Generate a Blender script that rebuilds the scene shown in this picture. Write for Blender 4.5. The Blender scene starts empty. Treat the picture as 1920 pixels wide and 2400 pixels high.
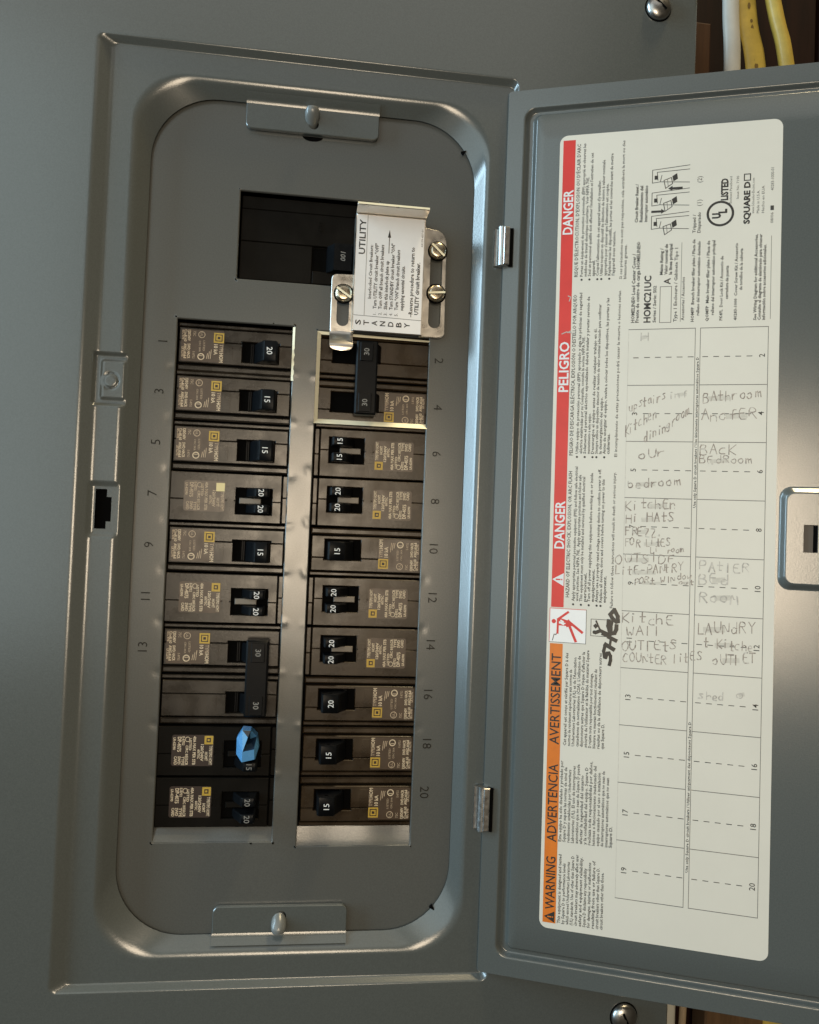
import bpy, bmesh, math, random
from mathutils import Vector, Matrix
from mathutils.geometry import tessellate_polygon
random.seed(7)
S = bpy.context.scene
COL = S.collection
rad = math.radians

# Coordinates used below are millimetres (x right, y DOWN, h towards the viewer), h = 0 on the breaker cover plate.
def V(x, y, h=0.0):
    return Vector((x, -h, -y)) * 0.001

# ------------------------------------------------------------------ camera, world, lamps, exposure
cam = bpy.data.cameras.new("camera")
cam.sensor_fit = 'VERTICAL'; cam.sensor_height = 24.0
cam.lens = 1900.0 / 2400.0 * 24.0
cam.clip_start = 0.01; cam.clip_end = 50.0
co = bpy.data.objects.new("camera", cam); COL.objects.link(co)
right = Vector((0.991015, -0.127801, 0.039458)); up = Vector((-0.042892, -0.024227, 0.998786)); fwd = Vector((0.12669, 0.991504, 0.02949))
M = Matrix((right, up, -fwd)).transposed().to_4x4()
M.translation = Vector((0.06803, -0.41586, -0.10461))
co.matrix_world = M
S.camera = co

w = bpy.data.worlds.new("World"); S.world = w; w.use_nodes = True
bg = w.node_tree.nodes["Background"]
bg.inputs[0].default_value = (1.0, 0.82, 0.56, 1); bg.inputs[1].default_value = 0.04

def area(name, loc, target, sx, sy, power, color, spread=180):
    l = bpy.data.lights.new(name, 'AREA'); l.shape = 'RECTANGLE'; l.size = sx; l.size_y = sy
    l.energy = power; l.color = color; l.spread = rad(spread)
    o = bpy.data.objects.new(name, l); COL.objects.link(o)
    p = V(*loc); o.location = p
    o.rotation_euler = (V(*target) - p).to_track_quat('-Z', 'Y').to_euler()
    return o
area("room_lamp", (68, 96, 850), (64, 95, 0), 0.24, 0.30, 3.1, (1.0, 0.82, 0.60))
area("window_light", (-780, -260, 1150), (0, -220, 0), 0.95, 1.25, 5.4, (0.80, 0.97, 1.0))
area("side_window", (-1350, -330, 330), (80, 60, 0), 0.34, 1.4, 26.0, (0.56, 0.82, 1.0))
area("ceiling_fill", (-60, -950, 950), (60, 90, 0), 1.3, 0.6, 1.5, (1.0, 0.97, 0.92))  # soft fill added from above in place of ceiling bounce
area("ceiling_lamp", (620, -1750, 300), (80, 60, 0), 0.25, 0.25, 22.0, (1.0, 0.80, 0.48))

S.view_settings.view_transform = 'Standard'; S.view_settings.look = 'None'
S.view_settings.exposure = 0.0; S.view_settings.gamma = 1.0
S.render.engine = 'CYCLES'
S.cycles.max_bounces = 6; S.cycles.caustics_reflective = False; S.cycles.caustics_refractive = False

# ------------------------------------------------------------------ materials
def mat(name, col, rough=0.5, metal=0.0, var=0.0, vscale=40.0, bump=0.0, bscale=600.0, rvar=0.0, spec=0.5, stretch=None, col2=None, coat=0.0):
    m = bpy.data.materials.new(name); m.use_nodes = True
    nt = m.node_tree; n = nt.nodes; b = n["Principled BSDF"]
    b.inputs["Base Color"].default_value = (*col, 1); b.inputs["Roughness"].default_value = rough
    b.inputs["Metallic"].default_value = metal; b.inputs["Specular IOR Level"].default_value = spec
    b.inputs["Coat Weight"].default_value = coat
    tc = n.new("ShaderNodeTexCoord"); src = tc.outputs["Object"]
    if stretch:
        mp = n.new("ShaderNodeMapping"); mp.inputs["Scale"].default_value = stretch
        nt.links.new(src, mp.inputs[0]); src = mp.outputs[0]
    if var or col2:
        nz = n.new("ShaderNodeTexNoise"); nz.inputs["Scale"].default_value = vscale; nz.inputs["Detail"].default_value = 6
        nz.inputs["Roughness"].default_value = 0.65
        nt.links.new(src, nz.inputs["Vector"])
        rp = n.new("ShaderNodeValToRGB")
        c2 = col2 or tuple(min(1, c * (1 + var)) for c in col)
        rp.color_ramp.elements[0].position = 0.35; rp.color_ramp.elements[1].position = 0.68
        rp.color_ramp.elements[0].color = (*[c * (1 - var) for c in col], 1); rp.color_ramp.elements[1].color = (*c2, 1)
        nt.links.new(nz.outputs["Fac"], rp.inputs[0]); nt.links.new(rp.outputs[0], b.inputs["Base Color"])
    if rvar:
        nz = n.new("ShaderNodeTexNoise"); nz.inputs["Scale"].default_value = vscale * 1.7; nz.inputs["Detail"].default_value = 8
        nt.links.new(src, nz.inputs["Vector"])
        mr = n.new("ShaderNodeMapRange"); mr.inputs[1].default_value = 0.3; mr.inputs[2].default_value = 0.7
        mr.inputs[3].default_value = rough - rvar; mr.inputs[4].default_value = rough + rvar
        nt.links.new(nz.outputs["Fac"], mr.inputs[0]); nt.links.new(mr.outputs[0], b.inputs["Roughness"])
    if bump:
        nz = n.new("ShaderNodeTexNoise"); nz.inputs["Scale"].default_value = bscale; nz.inputs["Detail"].default_value = 3
        nt.links.new(src, nz.inputs["Vector"])
        bp = n.new("ShaderNodeBump"); bp.inputs["Strength"].default_value = bump; bp.inputs["Distance"].default_value = 0.0004
        nt.links.new(nz.outputs["Fac"], bp.inputs["Height"]); nt.links.new(bp.outputs[0], b.inputs["Normal"])
    return m

PAINT = mat("grey_paint", (0.090, 0.099, 0.095), 0.22, var=0.08, vscale=1300, bump=0.07, bscale=1500, spec=0.9)
PINMAT = mat("pale_grey_pin", (0.15, 0.16, 0.157), 0.3, spec=0.7)
PAINT_PLATE = mat("grey_plate_paint", (0.094, 0.097, 0.091), 0.25, var=0.08, vscale=1300, bump=0.07, bscale=1500, spec=0.78)
RAW = mat("raw_edge_gleam", (0.95, 0.89, 0.66), 0.45, metal=0.2, var=0.04, vscale=300)  # bare edge steel, warm lamp gleam put into the pale cream colour
CHROME = mat("zinc_steel", (0.46, 0.46, 0.45), 0.33, metal=1.0, bump=0.18, bscale=300, rvar=0.06, vscale=250, var=0.06)
ALU = mat("aluminium_sheet", (0.66, 0.63, 0.58), 0.33, metal=1.0, var=0.04, vscale=120, bump=0.12, bscale=420, rvar=0.08)
BRASS = mat("screw_steel", (0.66, 0.58, 0.44), 0.26, metal=1.0, rvar=0.06, vscale=300)
TAUPE = mat("taupe_breaker_plastic", (0.023, 0.018, 0.0135), 0.28, var=0.35, vscale=55, bump=0.06, bscale=700, rvar=0.10, col2=(0.040, 0.032, 0.024), spec=0.42)
BROWNP = mat("brown_breaker_plastic", (0.030, 0.019, 0.010), 0.29, var=0.35, vscale=50, bump=0.06, bscale=700, rvar=0.10, col2=(0.050, 0.033, 0.018), spec=0.32)
DARKP = mat("dark_breaker_plastic", (0.0060, 0.0052, 0.0042), 0.42, var=0.2, vscale=60, rvar=0.06, spec=0.07)
BLACK = mat("black_handle_plastic", (0.0040, 0.0046, 0.0055), 0.36, rvar=0.05, vscale=200, spec=0.09)
HOLE_SHADE = mat("dark_cavity_shade", (0.002, 0.002, 0.002), 0.8, spec=0.05)  # near-black for openings, and for shade put into gaps
LABELBG = mat("breaker_label_brown", (0.062, 0.039, 0.024), 0.38, var=0.2, vscale=120, rvar=0.06)
LABELWORN = mat("worn_label_brown", (0.115, 0.085, 0.062), 0.40, var=0.25, vscale=160)
LABELDK = mat("breaker_label_dark", (0.022, 0.010, 0.006), 0.5)
CREAM = mat("cream_print", (0.46, 0.36, 0.25), 0.5, var=0.3, vscale=700)
CREAMB = mat("bright_cream_print", (0.62, 0.51, 0.36), 0.5, var=0.2, vscale=700)
YELLOW = mat("yellow_print", (0.50, 0.33, 0.04), 0.45, var=0.15, vscale=400)
PALEY = mat("pale_yellow_print", (0.72, 0.62, 0.32), 0.45)
WHITE = mat("white_print", (0.70, 0.72, 0.72), 0.5)
GREYP = mat("worn_white_print", (0.20, 0.20, 0.19), 0.5)
PAPER = mat("white_sticker", (0.665, 0.63, 0.55), 0.45, var=0.03, vscale=14, spec=0.35, bump=0.12, bscale=45)
PAPER2 = mat("white_plate_sticker", (0.82, 0.80, 0.78), 0.5, var=0.03, vscale=60)
RED = mat("red_print", (0.62, 0.035, 0.028), 0.45, var=0.06, vscale=60)
ORANGE = mat("orange_print", (0.66, 0.17, 0.016), 0.45, var=0.10, vscale=90)
INK = mat("black_ink", (0.022, 0.020, 0.018), 0.55)
INK2 = mat("fine_grey_ink", (0.040, 0.038, 0.035), 0.6, var=0.25, vscale=500)
RULE = mat("grey_rule_ink", (0.13, 0.12, 0.105), 0.6)
MARKER = mat("black_marker_ink", (0.007, 0.007, 0.006), 0.35, var=0.3, vscale=200)
PENCIL = mat("pencil", (0.24, 0.19, 0.165), 0.6, var=0.35, vscale=350, col2=(0.46, 0.40, 0.34))
PENCIL2 = mat("faint_pencil", (0.42, 0.385, 0.34), 0.6, var=0.2, vscale=350, col2=(0.60, 0.56, 0.50))
BLUE = mat("blue_plastic", (0.10, 0.31, 0.60), 0.26, rvar=0.05, vscale=300, spec=0.6)
SMEAR = mat("pencil_smear", (0.56, 0.525, 0.455), 0.55, var=0.08, vscale=500)
BLUE_SHADE = mat("shaded_blue_inside", (0.004, 0.016, 0.04), 0.5)  # shade inside the blue clip, put into a darker colour
WCABLE = mat("white_cable_jacket", (0.52, 0.52, 0.48), 0.4, var=0.06, vscale=80)
YCABLE = mat("yellow_cable_jacket", (0.52, 0.38, 0.075), 0.42, var=0.12, vscale=120)
YPRINT = mat("cable_print", (0.16, 0.10, 0.02), 0.5)
TANCABLE = mat("tan_cable_jacket", (0.34, 0.26, 0.17), 0.5)
WOOD = mat("dark_wood_wall", (0.010, 0.0028, 0.0014), 0.65, var=0.4, vscale=12, stretch=(9, 9, 0.7), col2=(0.020, 0.006, 0.003), spec=0.15)
BLOCKW = mat("brown_wood_block", (0.050, 0.020, 0.006), 0.65, var=0.3, vscale=18, stretch=(9, 9, 0.8), spec=0.2)
TANW = mat("tan_wood_strip", (0.105, 0.062, 0.032), 0.65, var=0.35, vscale=18, stretch=(9, 9, 0.8), spec=0.2)
SLOT_SHADE = mat("latch_slot_shade", (0.045, 0.038, 0.030), 0.5)  # latch slot floor, its shade put into a darker colour

SCUFF = mat("scuffed_paper", (0.42, 0.38, 0.34), 0.6)
POST = mat("grey_centre_post", (0.16, 0.14, 0.115), 0.45)
# ------------------------------------------------------------------ mesh builder
class MB:
    def __init__(s): s.v = []; s.f = []; s.m = []; s.mats = []
    def mi(s, m):
        if m not in s.mats: s.mats.append(m)
        return s.mats.index(m)
    def add(s, vs, fs, m):
        o = len(s.v); k = s.mi(m); s.v += vs
        for f in fs: s.f.append(tuple(i + o for i in f)); s.m.append(k)
        return s
    def prism(s, outer, h0, h1, m, holes=(), c=0.0, back=False, side=None):
        """flat piece between h0 and h1 with outline `outer`, optional holes, chamfer c on the outer front rim"""
        side = side or m
        ins = inset(outer, c) if c else outer
        loops = [ins] + [list(q) for q in holes]
        flat = [p for q in loops for p in q]
        tris = tessellate_polygon([[Vector((p[0], p[1], 0)) for p in q] for q in loops])
        s.add([(x, y, h1) for x, y in flat], [tuple(t) for t in tris], m)
        if back: s.add([(x, y, h0) for x, y in flat], [tuple(t) for t in tris], m)
        n = len(outer)
        if c:
            s.add([(x, y, h1) for x, y in ins] + [(x, y, h1 - c) for x, y in outer], [(i, (i + 1) % n, n + (i + 1) % n, n + i) for i in range(n)], m)
        for q, hh in [(outer, h1 - c)] + [(q, h1) for q in holes]:
            n = len(q)
            s.add([(x, y, hh) for x, y in q] + [(x, y, h0) for x, y in q], [(i, (i + 1) % n, n + (i + 1) % n, n + i) for i in range(n)], side)
        return s
    def box(s, x0, x1, y0, y1, h0, h1, m, c=0.0):
        return s.prism(rect(x0, x1, y0, y1), h0, h1, m, c=c, back=True)
    def sheet(s, pts, h, m):
        tris = tessellate_polygon([[Vector((p[0], p[1], 0)) for p in pts]])
        return s.add([(x, y, h) for x, y in pts], [tuple(t) for t in tris], m)
    def rect(s, x0, x1, y0, y1, h, m): return s.add([(x0, y0, h), (x1, y0, h), (x1, y1, h), (x0, y1, h)], [(0, 1, 2, 3)], m)
    def profile(s, pts, y0, y1, m, caps=True):
        """closed (x,h) outline swept along y"""
        n = len(pts)
        s.add([(x, y0, h) for x, h in pts] + [(x, y1, h) for x, h in pts], [(i, (i + 1) % n, n + (i + 1) % n, n + i) for i in range(n)], m)
        if caps:
            tr = [tuple(t) for t in tessellate_polygon([[Vector((p[0], p[1], 0)) for p in pts]])]
            s.add([(x, y0, h) for x, h in pts], tr, m); s.add([(x, y1, h) for x, h in pts], tr, m)
        return s
    def profx(s, pts, x0, x1, m):
        """open (y,h) outline swept along x"""
        n = len(pts)
        return s.add([(x0, y, h) for y, h in pts] + [(x1, y, h) for y, h in pts], [(i, i + 1, n + i + 1, n + i) for i in range(n - 1)], m)
    def loops(s, L, m, closed=True, cap=False):
        n = len(L[0]); vs = [p for q in L for p in q]; fs = []
        for j in range(len(L) - 1):
            for i in range(n if closed else n - 1):
                a = j * n + i; b = j * n + (i + 1) % n
                fs.append((a, b, b + n, a + n))
        if cap: fs.append(tuple(range((len(L) - 1) * n, len(L) * n)))
        return s.add(vs, fs, m)
    def disc(s, cx, cy, r, h, m, n=20, r0=0.0):
        if r0:
            a = [(cx + r * math.cos(t * 2 * math.pi / n), cy + r * math.sin(t * 2 * math.pi / n), h) for t in range(n)]
            b = [(cx + r0 * math.cos(t * 2 * math.pi / n), cy + r0 * math.sin(t * 2 * math.pi / n), h) for t in range(n)]
            return s.loops([a, b], m)
        return s.sheet([(cx + r * math.cos(t * 2 * math.pi / n), cy + r * math.sin(t * 2 * math.pi / n)) for t in range(n)], h, m)
    def dome(s, cx, cy, r, h0, hh, m, n=28, k=6, flat=0.0):
        L = [[(cx + r * math.cos(t * 2 * math.pi / n), cy + r * math.sin(t * 2 * math.pi / n), h0) for t in range(n)]]
        for j in range(k + 1):
            a = j / k * math.pi / 2 * 0.97
            q = flat + (r - flat) * math.cos(a) if flat else r * math.cos(a)
            L.append([(cx + q * math.cos(t * 2 * math.pi / n), cy + q * math.sin(t * 2 * math.pi / n), h0 + hh * (0.25 + 0.75 * math.sin(a))) for t in range(n)])
        return s.loops(L, m, cap=True)
    def line(s, pts, wd, h, m):
        """flat ink stroke along a polyline, round-ish joints"""
        for (x0, y0), (x1, y1) in zip(pts[:-1], pts[1:]):
            d = math.hypot(x1 - x0, y1 - y0)
            if d < 1e-6: continue
            ux, uy = (x1 - x0) / d, (y1 - y0) / d; e = wd * 0.35; px, py = -uy * wd / 2, ux * wd / 2
            a = (x0 - ux * e, y0 - uy * e); b = (x1 + ux * e, y1 + uy * e)
            hh = h + random.random() * 0.004
            s.add([(a[0] + px, a[1] + py, hh), (b[0] + px, b[1] + py, hh), (b[0] - px, b[1] - py, hh), (a[0] - px, a[1] - py, hh)], [(0, 1, 2, 3)], m)
        return s
    def build(s, name, parent=None, loc=(0, 0, 0), smooth=None, label=None, kind=None):
        me = bpy.data.meshes.new(name)
        me.from_pydata([V(*p) for p in s.v], [], s.f)
        for m in s.mats: me.materials.append(m)
        me.polygons.foreach_set("material_index", s.m)
        bm = bmesh.new(); bm.from_mesh(me)
        bmesh.ops.remove_doubles(bm, verts=bm.verts, dist=2e-6)
        bmesh.ops.recalc_face_normals(bm, faces=bm.faces)
        bm.to_mesh(me); bm.free()
        if smooth is not None:
            me.shade_smooth(); me.set_sharp_from_angle(angle=rad(smooth))
        me.update()
        o = bpy.data.objects.new(name, me); COL.objects.link(o); o.location = V(*loc)
        if parent: o.parent = parent
        if label: o['label'] = label
        if kind: o['kind'] = kind
        return o

def rect(x0, x1, y0, y1): return [(x0, y0), (x1, y0), (x1, y1), (x0, y1)]
def rrect(x0, x1, y0, y1, r, n=5):
    P = []
    for cx, cy, a0 in ((x1 - r, y0 + r, -90), (x1 - r, y1 - r, 0), (x0 + r, y1 - r, 90), (x0 + r, y0 + r, 180)):
        for k in range(n + 1):
            a = rad(a0 + 90 * k / n); P.append((cx + r * math.cos(a), cy + r * math.sin(a)))
    return P
def inset(P, c):
    cx = sum(p[0] for p in P) / len(P); cy = sum(p[1] for p in P) / len(P); n = len(P); out = []
    ar = sum(P[i][0] * P[(i + 1) % n][1] - P[(i + 1) % n][0] * P[i][1] for i in range(n))
    sg = 1 if ar > 0 else -1
    for i in range(n):
        a, b, d = P[i - 1], P[i], P[(i + 1) % n]
        def nrm(p, q):
            dx, dy = q[0] - p[0], q[1] - p[1]; l = math.hypot(dx, dy) or 1
            return (-dy / l * sg, dx / l * sg)
        n1, n2 = nrm(a, b), nrm(b, d); k = 1 + n1[0] * n2[0] + n1[1] * n2[1]
        k = max(k, 0.3)
        out.append((b[0] + c * (n1[0] + n2[0]) / k, b[1] + c * (n1[1] + n2[1]) / k))
    return out

# text --------------------------------------------------------------
_tc = {}
def glyphs(t, bold=0.0):
    key = (t, bold)
    if key in _tc: return _tc[key]
    cu = bpy.data.curves.new("t", 'FONT'); cu.body = t; cu.size = 1.0; cu.resolution_u = 2 if len(t) < 24 else 1; cu.offset = bold
    cu.fill_mode = 'FRONT'
    ob = bpy.data.objects.new("t", cu); COL.objects.link(ob)
    dg = bpy.context.evaluated_depsgraph_get(); me = ob.evaluated_get(dg).to_mesh()
    vs = [(v.co.x, v.co.y) for v in me.vertices]; fs = [tuple(p.vertices) for p in me.polygons]
    ob.evaluated_get(dg).to_mesh_clear()
    bpy.data.objects.remove(ob); bpy.data.curves.remove(cu)
    if vs:
        x0 = min(v[0] for v in vs); x1 = max(v[0] for v in vs)
    else: x0 = x1 = 0
    vs = [(v[0] - x0, v[1]) for v in vs]
    _tc[key] = (vs, fs, x1 - x0)
    return _tc[key]
CAP = 0.70
def text(mb, t, x, y, h, cap, m, rot='ccw', length=None, bold=0.0, align='l', slant=0.0, ext=0.0):
    """cap = capital height in mm; 'ccw' reads upwards, 'cw' reads downwards, 'h' reads to the right"""
    vs, fs, wd = glyphs(t, bold)
    if not vs: return
    sy = cap / CAP; sx = sy if length is None else length / max(wd, 1e-6)
    off = 0 if align == 'l' else (-wd * sx / 2 if align == 'c' else -wd * sx)
    offy = -cap / 2 if align == 'c' else 0
    def tr(vx, vy, hh):
        tx = vx * sx + off + slant * vy * sy; ty = vy * sy + offy
        if rot == 'ccw': return (x - ty, y - tx, hh)
        if rot == 'cw': return (x + ty, y + tx, hh)
        return (x + tx, y - ty, hh)
    mb.add([tr(a, b, h + ext) for a, b in vs], fs, m)
    if ext:
        from collections import Counter
        ec = Counter()
        for f in fs:
            for i in range(len(f)): ec[frozenset((f[i], f[(i + 1) % len(f)]))] += 1
        for e, c in ec.items():
            if c == 1:
                a, b = tuple(e)
                mb.add([tr(*vs[a], h + ext), tr(*vs[b], h + ext), tr(*vs[b], h), tr(*vs[a], h)], [(0, 1, 2, 3)], m)

# single-stroke hand lettering: x 0-6, y 0-9, baseline 2
HW = {'A': '02 39 62|15 45', 'B': '02 09 49 58 46 06 46 64 52 02', 'C': '68 39 16 04 22 52 63', 'D': '02 09 39 67 64 32 02', 'E': '59 09 02 62|06 46',
 'F': '02 09 69|06 46', 'H': '02 09|69 62|06 66', 'I': '39 32', 'K': '02 09|69 05 62', 'L': '09 02 52', 'M': '02 19 34 59 62', 'N': '02 09 62 69',
 'O': '39 07 04 22 42 64 67 49 39', 'P': '02 09 49 68 66 45 05', 'R': '02 09 49 67 46 06|26 62', 'S': '68 39 18 26 45 63 42 12 03', 'T': '09 69|39 32',
 'U': '09 04 22 42 64 69', 'V': '09 32 69', 'W': '09 12 36 52 69', 'Y': '09 36 69|36 32', 'Z': '09 69 02 62',
 'a': '56 26 04 12 32 54 56 53 62', 'b': '09 02 42 54 36 05', 'c': '56 26 04 12 52', 'd': '59 52|55 26 04 12 42 54', 'e': '04 54 46 16 03 22 52', 'f': '58 38 27 22|05 45', 'g': '56 26 04 13 43 56 51 20 01',
 'h': '09 02|05 36 55 52', 'i': '26 22|28 38', 'k': '09 02|46 04 52', 'l': '29 22', 'm': '06 02|05 26 32|35 56 62', 'n': '06 02|05 36 55 52', 'o': '36 05 03 22 42 54 46 36',
 'p': '06 00|06 36 55 43 03', 'r': '06 02|04 26 56', 's': '56 16 25 44 52 02', 't': '29 22 42|06 56', 'u': '06 03 22 42 56|56 52', 'w': '06 12 35 42 66', 'x': '06 52|56 02', 'y': '06 33|56 10',
 '-': '15 55', '.': '22 32 33 22', '2': '08 29 58 56 02 62', '3': '09 59 36 54 42 02', ' ': ''}
def hand(mb, t, u, v, length, cap, m, h, wd=0.5, ang=0.0, jit=0.35):
    """hand lettering reading upwards (towards smaller v) from (u, v); ang tilts it clockwise when positive"""
    n = len(t); step = length / max(n, 1); sx = step * 0.72 / 6; sy = cap / 7
    ca, sa = math.cos(rad(ang)), math.sin(rad(ang))
    for i, ch in enumerate(t):
        jx = random.uniform(-jit, jit) * 0.6; jy = random.uniform(-jit, jit)
        for st in HW.get(ch, '').split('|'):
            if not st: continue
            P = []
            for q in st.split():
                tx = i * step + int(q[0]) * sx + jx + random.uniform(-1, 1) * 0.12 * jit
                ty = (int(q[1]) - 2) * sy + jy + random.uniform(-1, 1) * 0.2 * jit
                tx, ty = tx * ca - ty * sa, tx * sa + ty * ca
                P.append((u - ty, v - tx))
            # soften corners
            if len(P) > 3:
                Q = [P[0]]
                for a, b in zip(P[:-1], P[1:]):
                    Q += [(a[0] * .75 + b[0] * .25, a[1] * .75 + b[1] * .25), (a[0] * .25 + b[0] * .75, a[1] * .25 + b[1] * .75)]
                P = Q + [P[-1]]
            mb.line(P, wd, h, m)

def thing(name, label, cat, loc=(0, 0, 0), group=None):
    o = bpy.data.objects.new(name, None); COL.objects.link(o); o.location = V(*loc); o.empty_display_size = 0.01
    o['label'] = label; o['category'] = cat
    if group: o['group'] = group
    return o
def tag(o, label, cat, group=None):
    o['label'] = label; o['category'] = cat
    if group: o['group'] = group
    return o

# ------------------------------------------------------------------ setting: wall behind the panel
mb = MB()
for i in range(9):
    x0 = -150 + i * 90
    mb.box(x0 + 1.0, x0 + 89, -420, 620, -92 - (i % 2) * 1.2, -72 - (i % 3) * 0.8, WOOD, c=1.2)
mb.box(-150, 660, -420, 620, -100, -92, HOLE_SHADE)
o = mb.build("wall"); o['kind'] = 'structure'

# ------------------------------------------------------------------ the panel
panel = thing("breaker_box", "grey painted steel breaker panel with its hinged door swung open to the right", "electrical panel", (82, 372, 0))
PL = (82, 372, 0)
def pbuild(mb, name, parent=None, smooth=None, label=None, base=PL):
    """build with world millimetre coordinates under the panel"""
    mb.v = [(x - base[0], y - base[1], h - base[2]) for x, y, h in mb.v]
    return mb.build(name, parent or panel, (0, 0, 0), smooth, label)

# enclosure box behind the cover
mb = MB()
for r in ((-95, -93, -200, 368), (258, 260, -200, 368), (-93, 258, -200, -198), (-93, 258, 366, 368)):
    mb.box(r[0], r[1], r[2], r[3], -72, 8.5, PAINT)
mb.box(-93, 258, -198, 366, -72, -70, HOLE_SHADE)
pbuild(mb, "enclosure")

# cover: flat plate, raised frame, rounded opening
LEFTY = sorted(set([round(-70 + 0.6 * i, 3) for i in range(554)] + [87.7, 91.5, 103.4, 107.0]))
LEFTY = [y for i, y in enumerate(LEFTY) if y in (87.7, 91.5, 103.4, 107.0) or all(abs(y - k) > 0.2 for k in (87.7, 91.5, 103.4, 107.0))]
YA, YB, XA, XB = LEFTY[0], LEFTY[-1], 25.0, 110.0
def ring(x0, x1, y0, y1, r, h, ns=6, na=14):
    P = []
    def corner(p_in, cen, a0, p_out):
        # straight to arc start, arc, straight to p_out
        s = (cen[0] + r * math.cos(rad(a0)), cen[1] + r * math.sin(rad(a0)))
        e = (cen[0] + r * math.cos(rad(a0 + 90)), cen[1] + r * math.sin(rad(a0 + 90)))
        for k in range(1, ns): t = k / ns; P.append((p_in[0] + (s[0] - p_in[0]) * t, p_in[1] + (s[1] - p_in[1]) * t))
        for k in range(na + 1): a = rad(a0 + 90 * k / na); P.append((cen[0] + r * math.cos(a), cen[1] + r * math.sin(a)))
        for k in range(1, ns): t = k / ns; P.append((e[0] + (p_out[0] - e[0]) * t, e[1] + (p_out[1] - e[1]) * t))
    for y in reversed(LEFTY): P.append((x0, y))
    corner((x0, YA), (x0 + r, y0 + r), 180, (XA, y0))
    for k in range(30): P.append((XA + (XB - XA) * k / 29, y0))
    corner((XB, y0), (x1 - r, y0 + r), 270, (x1, YA))
    for k in range(60): P.append((x1, YA + (YB - YA) * k / 59))
    corner((x1, YB), (x1 - r, y1 - r), 0, (XB, y1))
    for k in range(30): P.append((XB + (XA - XB) * k / 29, y1))
    corner((XA, y1), (x0 + r, y1 - r), 90, (x0, YB))
    return [(x, y, h) for x, y in P]
def lerp(a, b, t): return a + (b - a) * t
def sm(t): t = max(0.0, min(1.0, t)); return t * t * (3 - 2 * t)
def trap(t, a=0.24):
    """ramp with short round fillets at both ends"""
    t = max(0.0, min(1.0, t)); k = 1.0 / (1 - a)
    if t < a: return k * t * t / (2 * a)
    if t > 1 - a: return 1 - k * (1 - t) ** 2 / (2 * a)
    return k * (t - a / 2)
HC = 11.0; HF = 8.0
foot = (-43.0, 168.5, -134.8, 326.8); edge = (-34.5, 166.5, -131.2, 323.4); rim = (-25.0, 155.5, -120.3, 313.3); base = (-16.3, 148.6, -112.0, 304.6)
L = [ring(-100, 264.8, -205, 372, 2, 2.0), ring(-100, 264.8, -205, 372, 2, HC - 1), ring(-99.2, 264.0, -204.2, 371.2, 2, HC)]
L += [ring(-98.0, 262.8, -203.0, 370.0, 2, HC), ring(-95, 259.8, -200.0, 367.0, 2, HC)]
L += [ring(foot[0] - 3, foot[1] + 3, foot[2] - 3, foot[3] + 3, 4.0, HC), ring(foot[0] - .8, foot[1] + .8, foot[2] - .8, foot[3] + .8, 3.6, HC)]
for k in range(27):
    t = k / 26
    L.append(ring(*[lerp(a, b, t) for a, b in zip(foot, edge)], 3.5 - 1.0 * t, HC - (HC - HF) * trap(t)))
xs = [-34.0, -33.35, -32.6, -31.8, -31.0, -30.2, -29.4, -28.6, -28.0, -27.4, -26.7, -26.2, -25.75, -25.4, -25.0]
for x in xs:
    t = (x - edge[0]) / (rim[0] - edge[0])
    L.append(ring(*[lerp(a, b, t) for a, b in zip(edge, rim)], lerp(2.5, 26, t), HF))
for k in range(1, 27):      # broad rounded lip falling into the opening
    t = k / 26; a = 0.42; q = 1 / (1 - a / 2); g = q * t * t / (2 * a) if t < a else q * (t - a / 2)
    L.append(ring(*[lerp(p, q2, t) for p, q2 in zip(rim, base)], lerp(26, 33, t), HF - (HF - 2.0) * g))
L.append(ring(base[0] - .8, base[1] + .8, base[2] - .8, base[3] + .8, 32.5, 1.3)); L.append(ring(base[0] - 6, base[1] + 6, base[2] - 6, base[3] + 6, 34, 1.6))
def plate_depth(x, y, x0, x1, y0, y1, e):
    return sm((x - x0) / e) * sm((x1 - x) / e) * sm((y - y0) / e) * sm((y1 - y) / e)
def feat(x, y, h):
    if x > -17 or x < -45 or h < 3: return h
    # pressed rectangle with a knock-out disc
    m = plate_depth(x, y, -37.8, -10.0, 20.8, 47.4, 1.8)
    if m > 0:
        d = HF - 1.5 + 0.8 * plate_depth(x, y, -34.4, -21.4, 24.0, 44.4, 1.8)
        rr = math.hypot(x + 29.1, y - 34.8); d -= 0.5 * math.exp(-((rr - 3.7) / 0.45) ** 2) - 0.2 * sm((3.6 - rr) / 0.8)
        if h > d: h = lerp(h, d, m)
    m = plate_depth(x, y, -37.2, -10.0, 83.4, 111.8, 3.2)
    if m > 0 and h > HF - 1.0: h = lerp(h, HF - 1.0, m)
    return h
L = [[(x, y, feat(x, y, h)) for x, y, h in q] for q in L]
mb = MB(); n = len(L[0]); vs = [p for q in L for p in q]; fs = []
for j in range(len(L) - 1):
    for i in range(n):
        a = j * n + i; b = j * n + (i + 1) % n
        c = [(vs[k][0] + 0) for k in (a, b, a + n, b + n)]; cx = sum(c) / 4; cy = sum(vs[k][1] for k in (a, b, a + n, b + n)) / 4
        if (-33.35 < cx < -28.0 and 87.7 < cy < 107) or (-28.05 < cx < -25.75 and 91.5 < cy < 103.4): continue
        fs.append((a, b, b + n, a + n))
mb.add(vs, fs, PAINT)
cover = pbuild(mb, "cover", smooth=50)
mb = MB()
mb.box(-36, -24, 85, 110, 1.2, 3.2, HOLE_SHADE)  # black backing stands in for the dark space behind the keyhole
pbuild(mb, "latch_cavity")

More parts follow.
